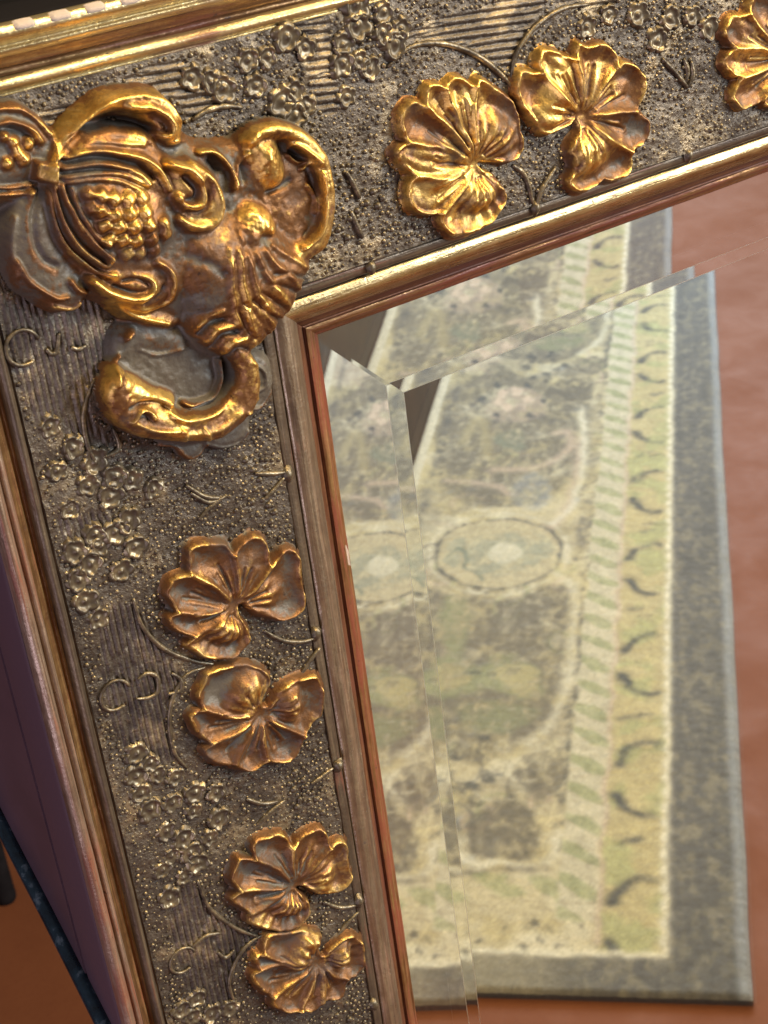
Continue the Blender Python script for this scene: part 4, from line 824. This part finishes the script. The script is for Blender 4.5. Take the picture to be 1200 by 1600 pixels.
    mid_ = A.copy(); mid_[:, 2] = A[:, 2]*.5; out = np.zeros_like(A); uu = Ug.ravel()[loop]; vv_ = Vg.ravel()[loop]
    VV = np.concatenate([A, mid_, Bv]); i = np.arange(k); j = (i+1) % k
    ff = np.concatenate([np.stack([i, j, j+k, i+k], 1), np.stack([i+k, j+k, j+2*k, i+2*k], 1)])
    mesh_obj('bound_edge', VV, ff, mat_simple('rug_binding', (.10, .095, .07), .9, 0, (300, .3), .4), rug)
build_rug()

# ------------------------------------------------------------------ brown cabinet base beyond the rug's far side
def box(name, c0, c1, mat, parent, bev=0.004):
    import bmesh
    bm = bmesh.new(); bmesh.ops.create_cube(bm, size=1.0)
    for v in bm.verts: v.co = Vector([(a+b)/2+v.co[i]*(b-a) for i, (a, b) in enumerate(zip(c0, c1))])
    bmesh.ops.bevel(bm, geom=bm.edges[:], offset=bev, segments=2, affect='EDGES')
    me = bpy.data.meshes.new(name); bm.to_mesh(me); bm.free(); me.materials.append(mat); o = bpy.data.objects.new(name, me); COL.objects.link(o); o.parent = parent; return o
cab = bpy.data.objects.new('low_cabinet', None); COL.objects.link(cab)
a = rug_world(np.array([-RW-1.]), np.array([900.]), np.array([0.]))[0]; b = rug_world(np.array([-RW-1.]), np.array([2900.]), np.array([0.]))[0]
cdir = b-a; clen = float(np.linalg.norm(cdir)); away = rug_world(np.array([-RW-400.]), np.array([900.]), np.array([0.]))[0]-a
cab.location = a; cab.rotation_euler = (0, 0, math.atan2(cdir[1], cdir[0]))
sg = 1 if np.cross(cdir[:2], away[:2]) > 0 else -1
M_CAB = mat_simple('brown_lacquer', (.080, .043, .026), .6, 0, (12, .2), .08)
def yb(y0, y1): return (min(sg*y0, sg*y1), max(sg*y0, sg*y1))
y0, y1 = yb(.002, .35); box('plinth', (.02, y0, 0.0), (clen-.02, y1, .06), M_CAB, cab)
y0, y1 = yb(0, .36); box('body', (0, y0, .06), (clen, y1, .42), M_CAB, cab)
y0, y1 = yb(.006, .37); box('top_board', (-.01, y0, .421), (clen+.01, y1, .445), M_CAB, cab)
tag(cab, 'plain brown lacquered low cabinet along the far side of the rug', 'cabinet')

# ------------------------------------------------------------------ plum chair back behind the frame, black leg on the floor
def mat_teal():
    t = NT('dark_teal_gloss'); v = t.coord('Object'); n = t.noise(v, 180, 4, .6)
    return t.out(color=t.ramp(n, [(.35, (.005, .012, .018)), (.56, (.012, .03, .042)), (.72, (.16, .20, .22))]), rough=.18, normal=t.bump(n, .25, .0006))
chair = bpy.data.objects.new('mirror_stand', None); COL.objects.link(chair); chair.location = (-.15, .03, 0)
tag(chair, 'plum painted stand with a dark teal rounded edge and black leg, left of the frame', 'stand')
def to_w(V): return [tuple(world(v)-chair.location) for v in np.asarray(V, float)]
def on_side(p, x):
    r = ray(p); t = (x-EYE[0])/r[0]; return (EYE+r*t)[1:]              # (y, z) on a plane beside the frame
edge_px = [(-70,1110),(-35,1190),(0,1266),(40,1345),(81,1424),(125,1511),(168,1597),(215,1690),(250,1760)]
XS = -114.75
E2 = smooth_curve([on_side(p, XS) for p in edge_px], False, 6); n = len(E2)
# flat cheek: from the trim curve forward to the frame's back, following the side of the frame
yy = np.concatenate([np.linspace(110, E2[0,0], 20)[:-1], E2[:,0]]); zz = np.concatenate([np.full(19, E2[0,1]), E2[:,1]])
Vb = []; Fb = []; m_ = len(yy)
for x_ in (XS, -113.9):
    for y_, z_ in zip(yy, zz): Vb.append((x_, y_, z_))
    for y_, z_ in zip(yy, zz): Vb.append((x_, y_, max(-0.9, min(z_+0.5, 30)) if z_ < -0.9 else z_+0.5))
for i in range(m_-1):
    Fb += [(i, i+1, m_+i+1, m_+i), (2*m_+i, 3*m_+i, 3*m_+i+1, 2*m_+i+1), (i, 2*m_+i, 2*m_+i+1, i+1), (m_+i, m_+i+1, 3*m_+i+1, 3*m_+i)]
mesh_obj('side_cheek', to_w(Vb), Fb, M_SIDE, chair, smooth=False)
V, Fc = tube(np.column_stack([np.full(n, XS-1.2), E2]), 2.7, 14); mesh_obj('edge_trim', to_w(V), Fc, mat_teal(), chair)
# leg: foot point on the floor straight below the pixel, in the real room
r = ray((10, 1406)); t = CAMH/(-r[1]); ft = EYE+r*t
leg_c = world(ft)
prof = [(.0135, 0), (.0155, .004), (.016, .012), (.0155, .03), (.0165, .5), (.018, 1.1)]
Vl = []; Fl = []; k = 16
for rr, z in prof:
    for j in range(k): Vl.append((leg_c[0]-chair.location[0]+rr*math.cos(2*math.pi*j/k), leg_c[1]-chair.location[1]+rr*math.sin(2*math.pi*j/k), z))
for i in range(len(prof)-1):
    for j in range(k): Fl.append((i*k+j, i*k+(j+1)%k, (i+1)*k+(j+1)%k, (i+1)*k+j))
Fl.append(tuple(range(k))[::-1]); Fl.append(tuple((len(prof)-1)*k+j for j in range(k)))
mesh_obj('leg', Vl, Fl, M_BLACK, chair)
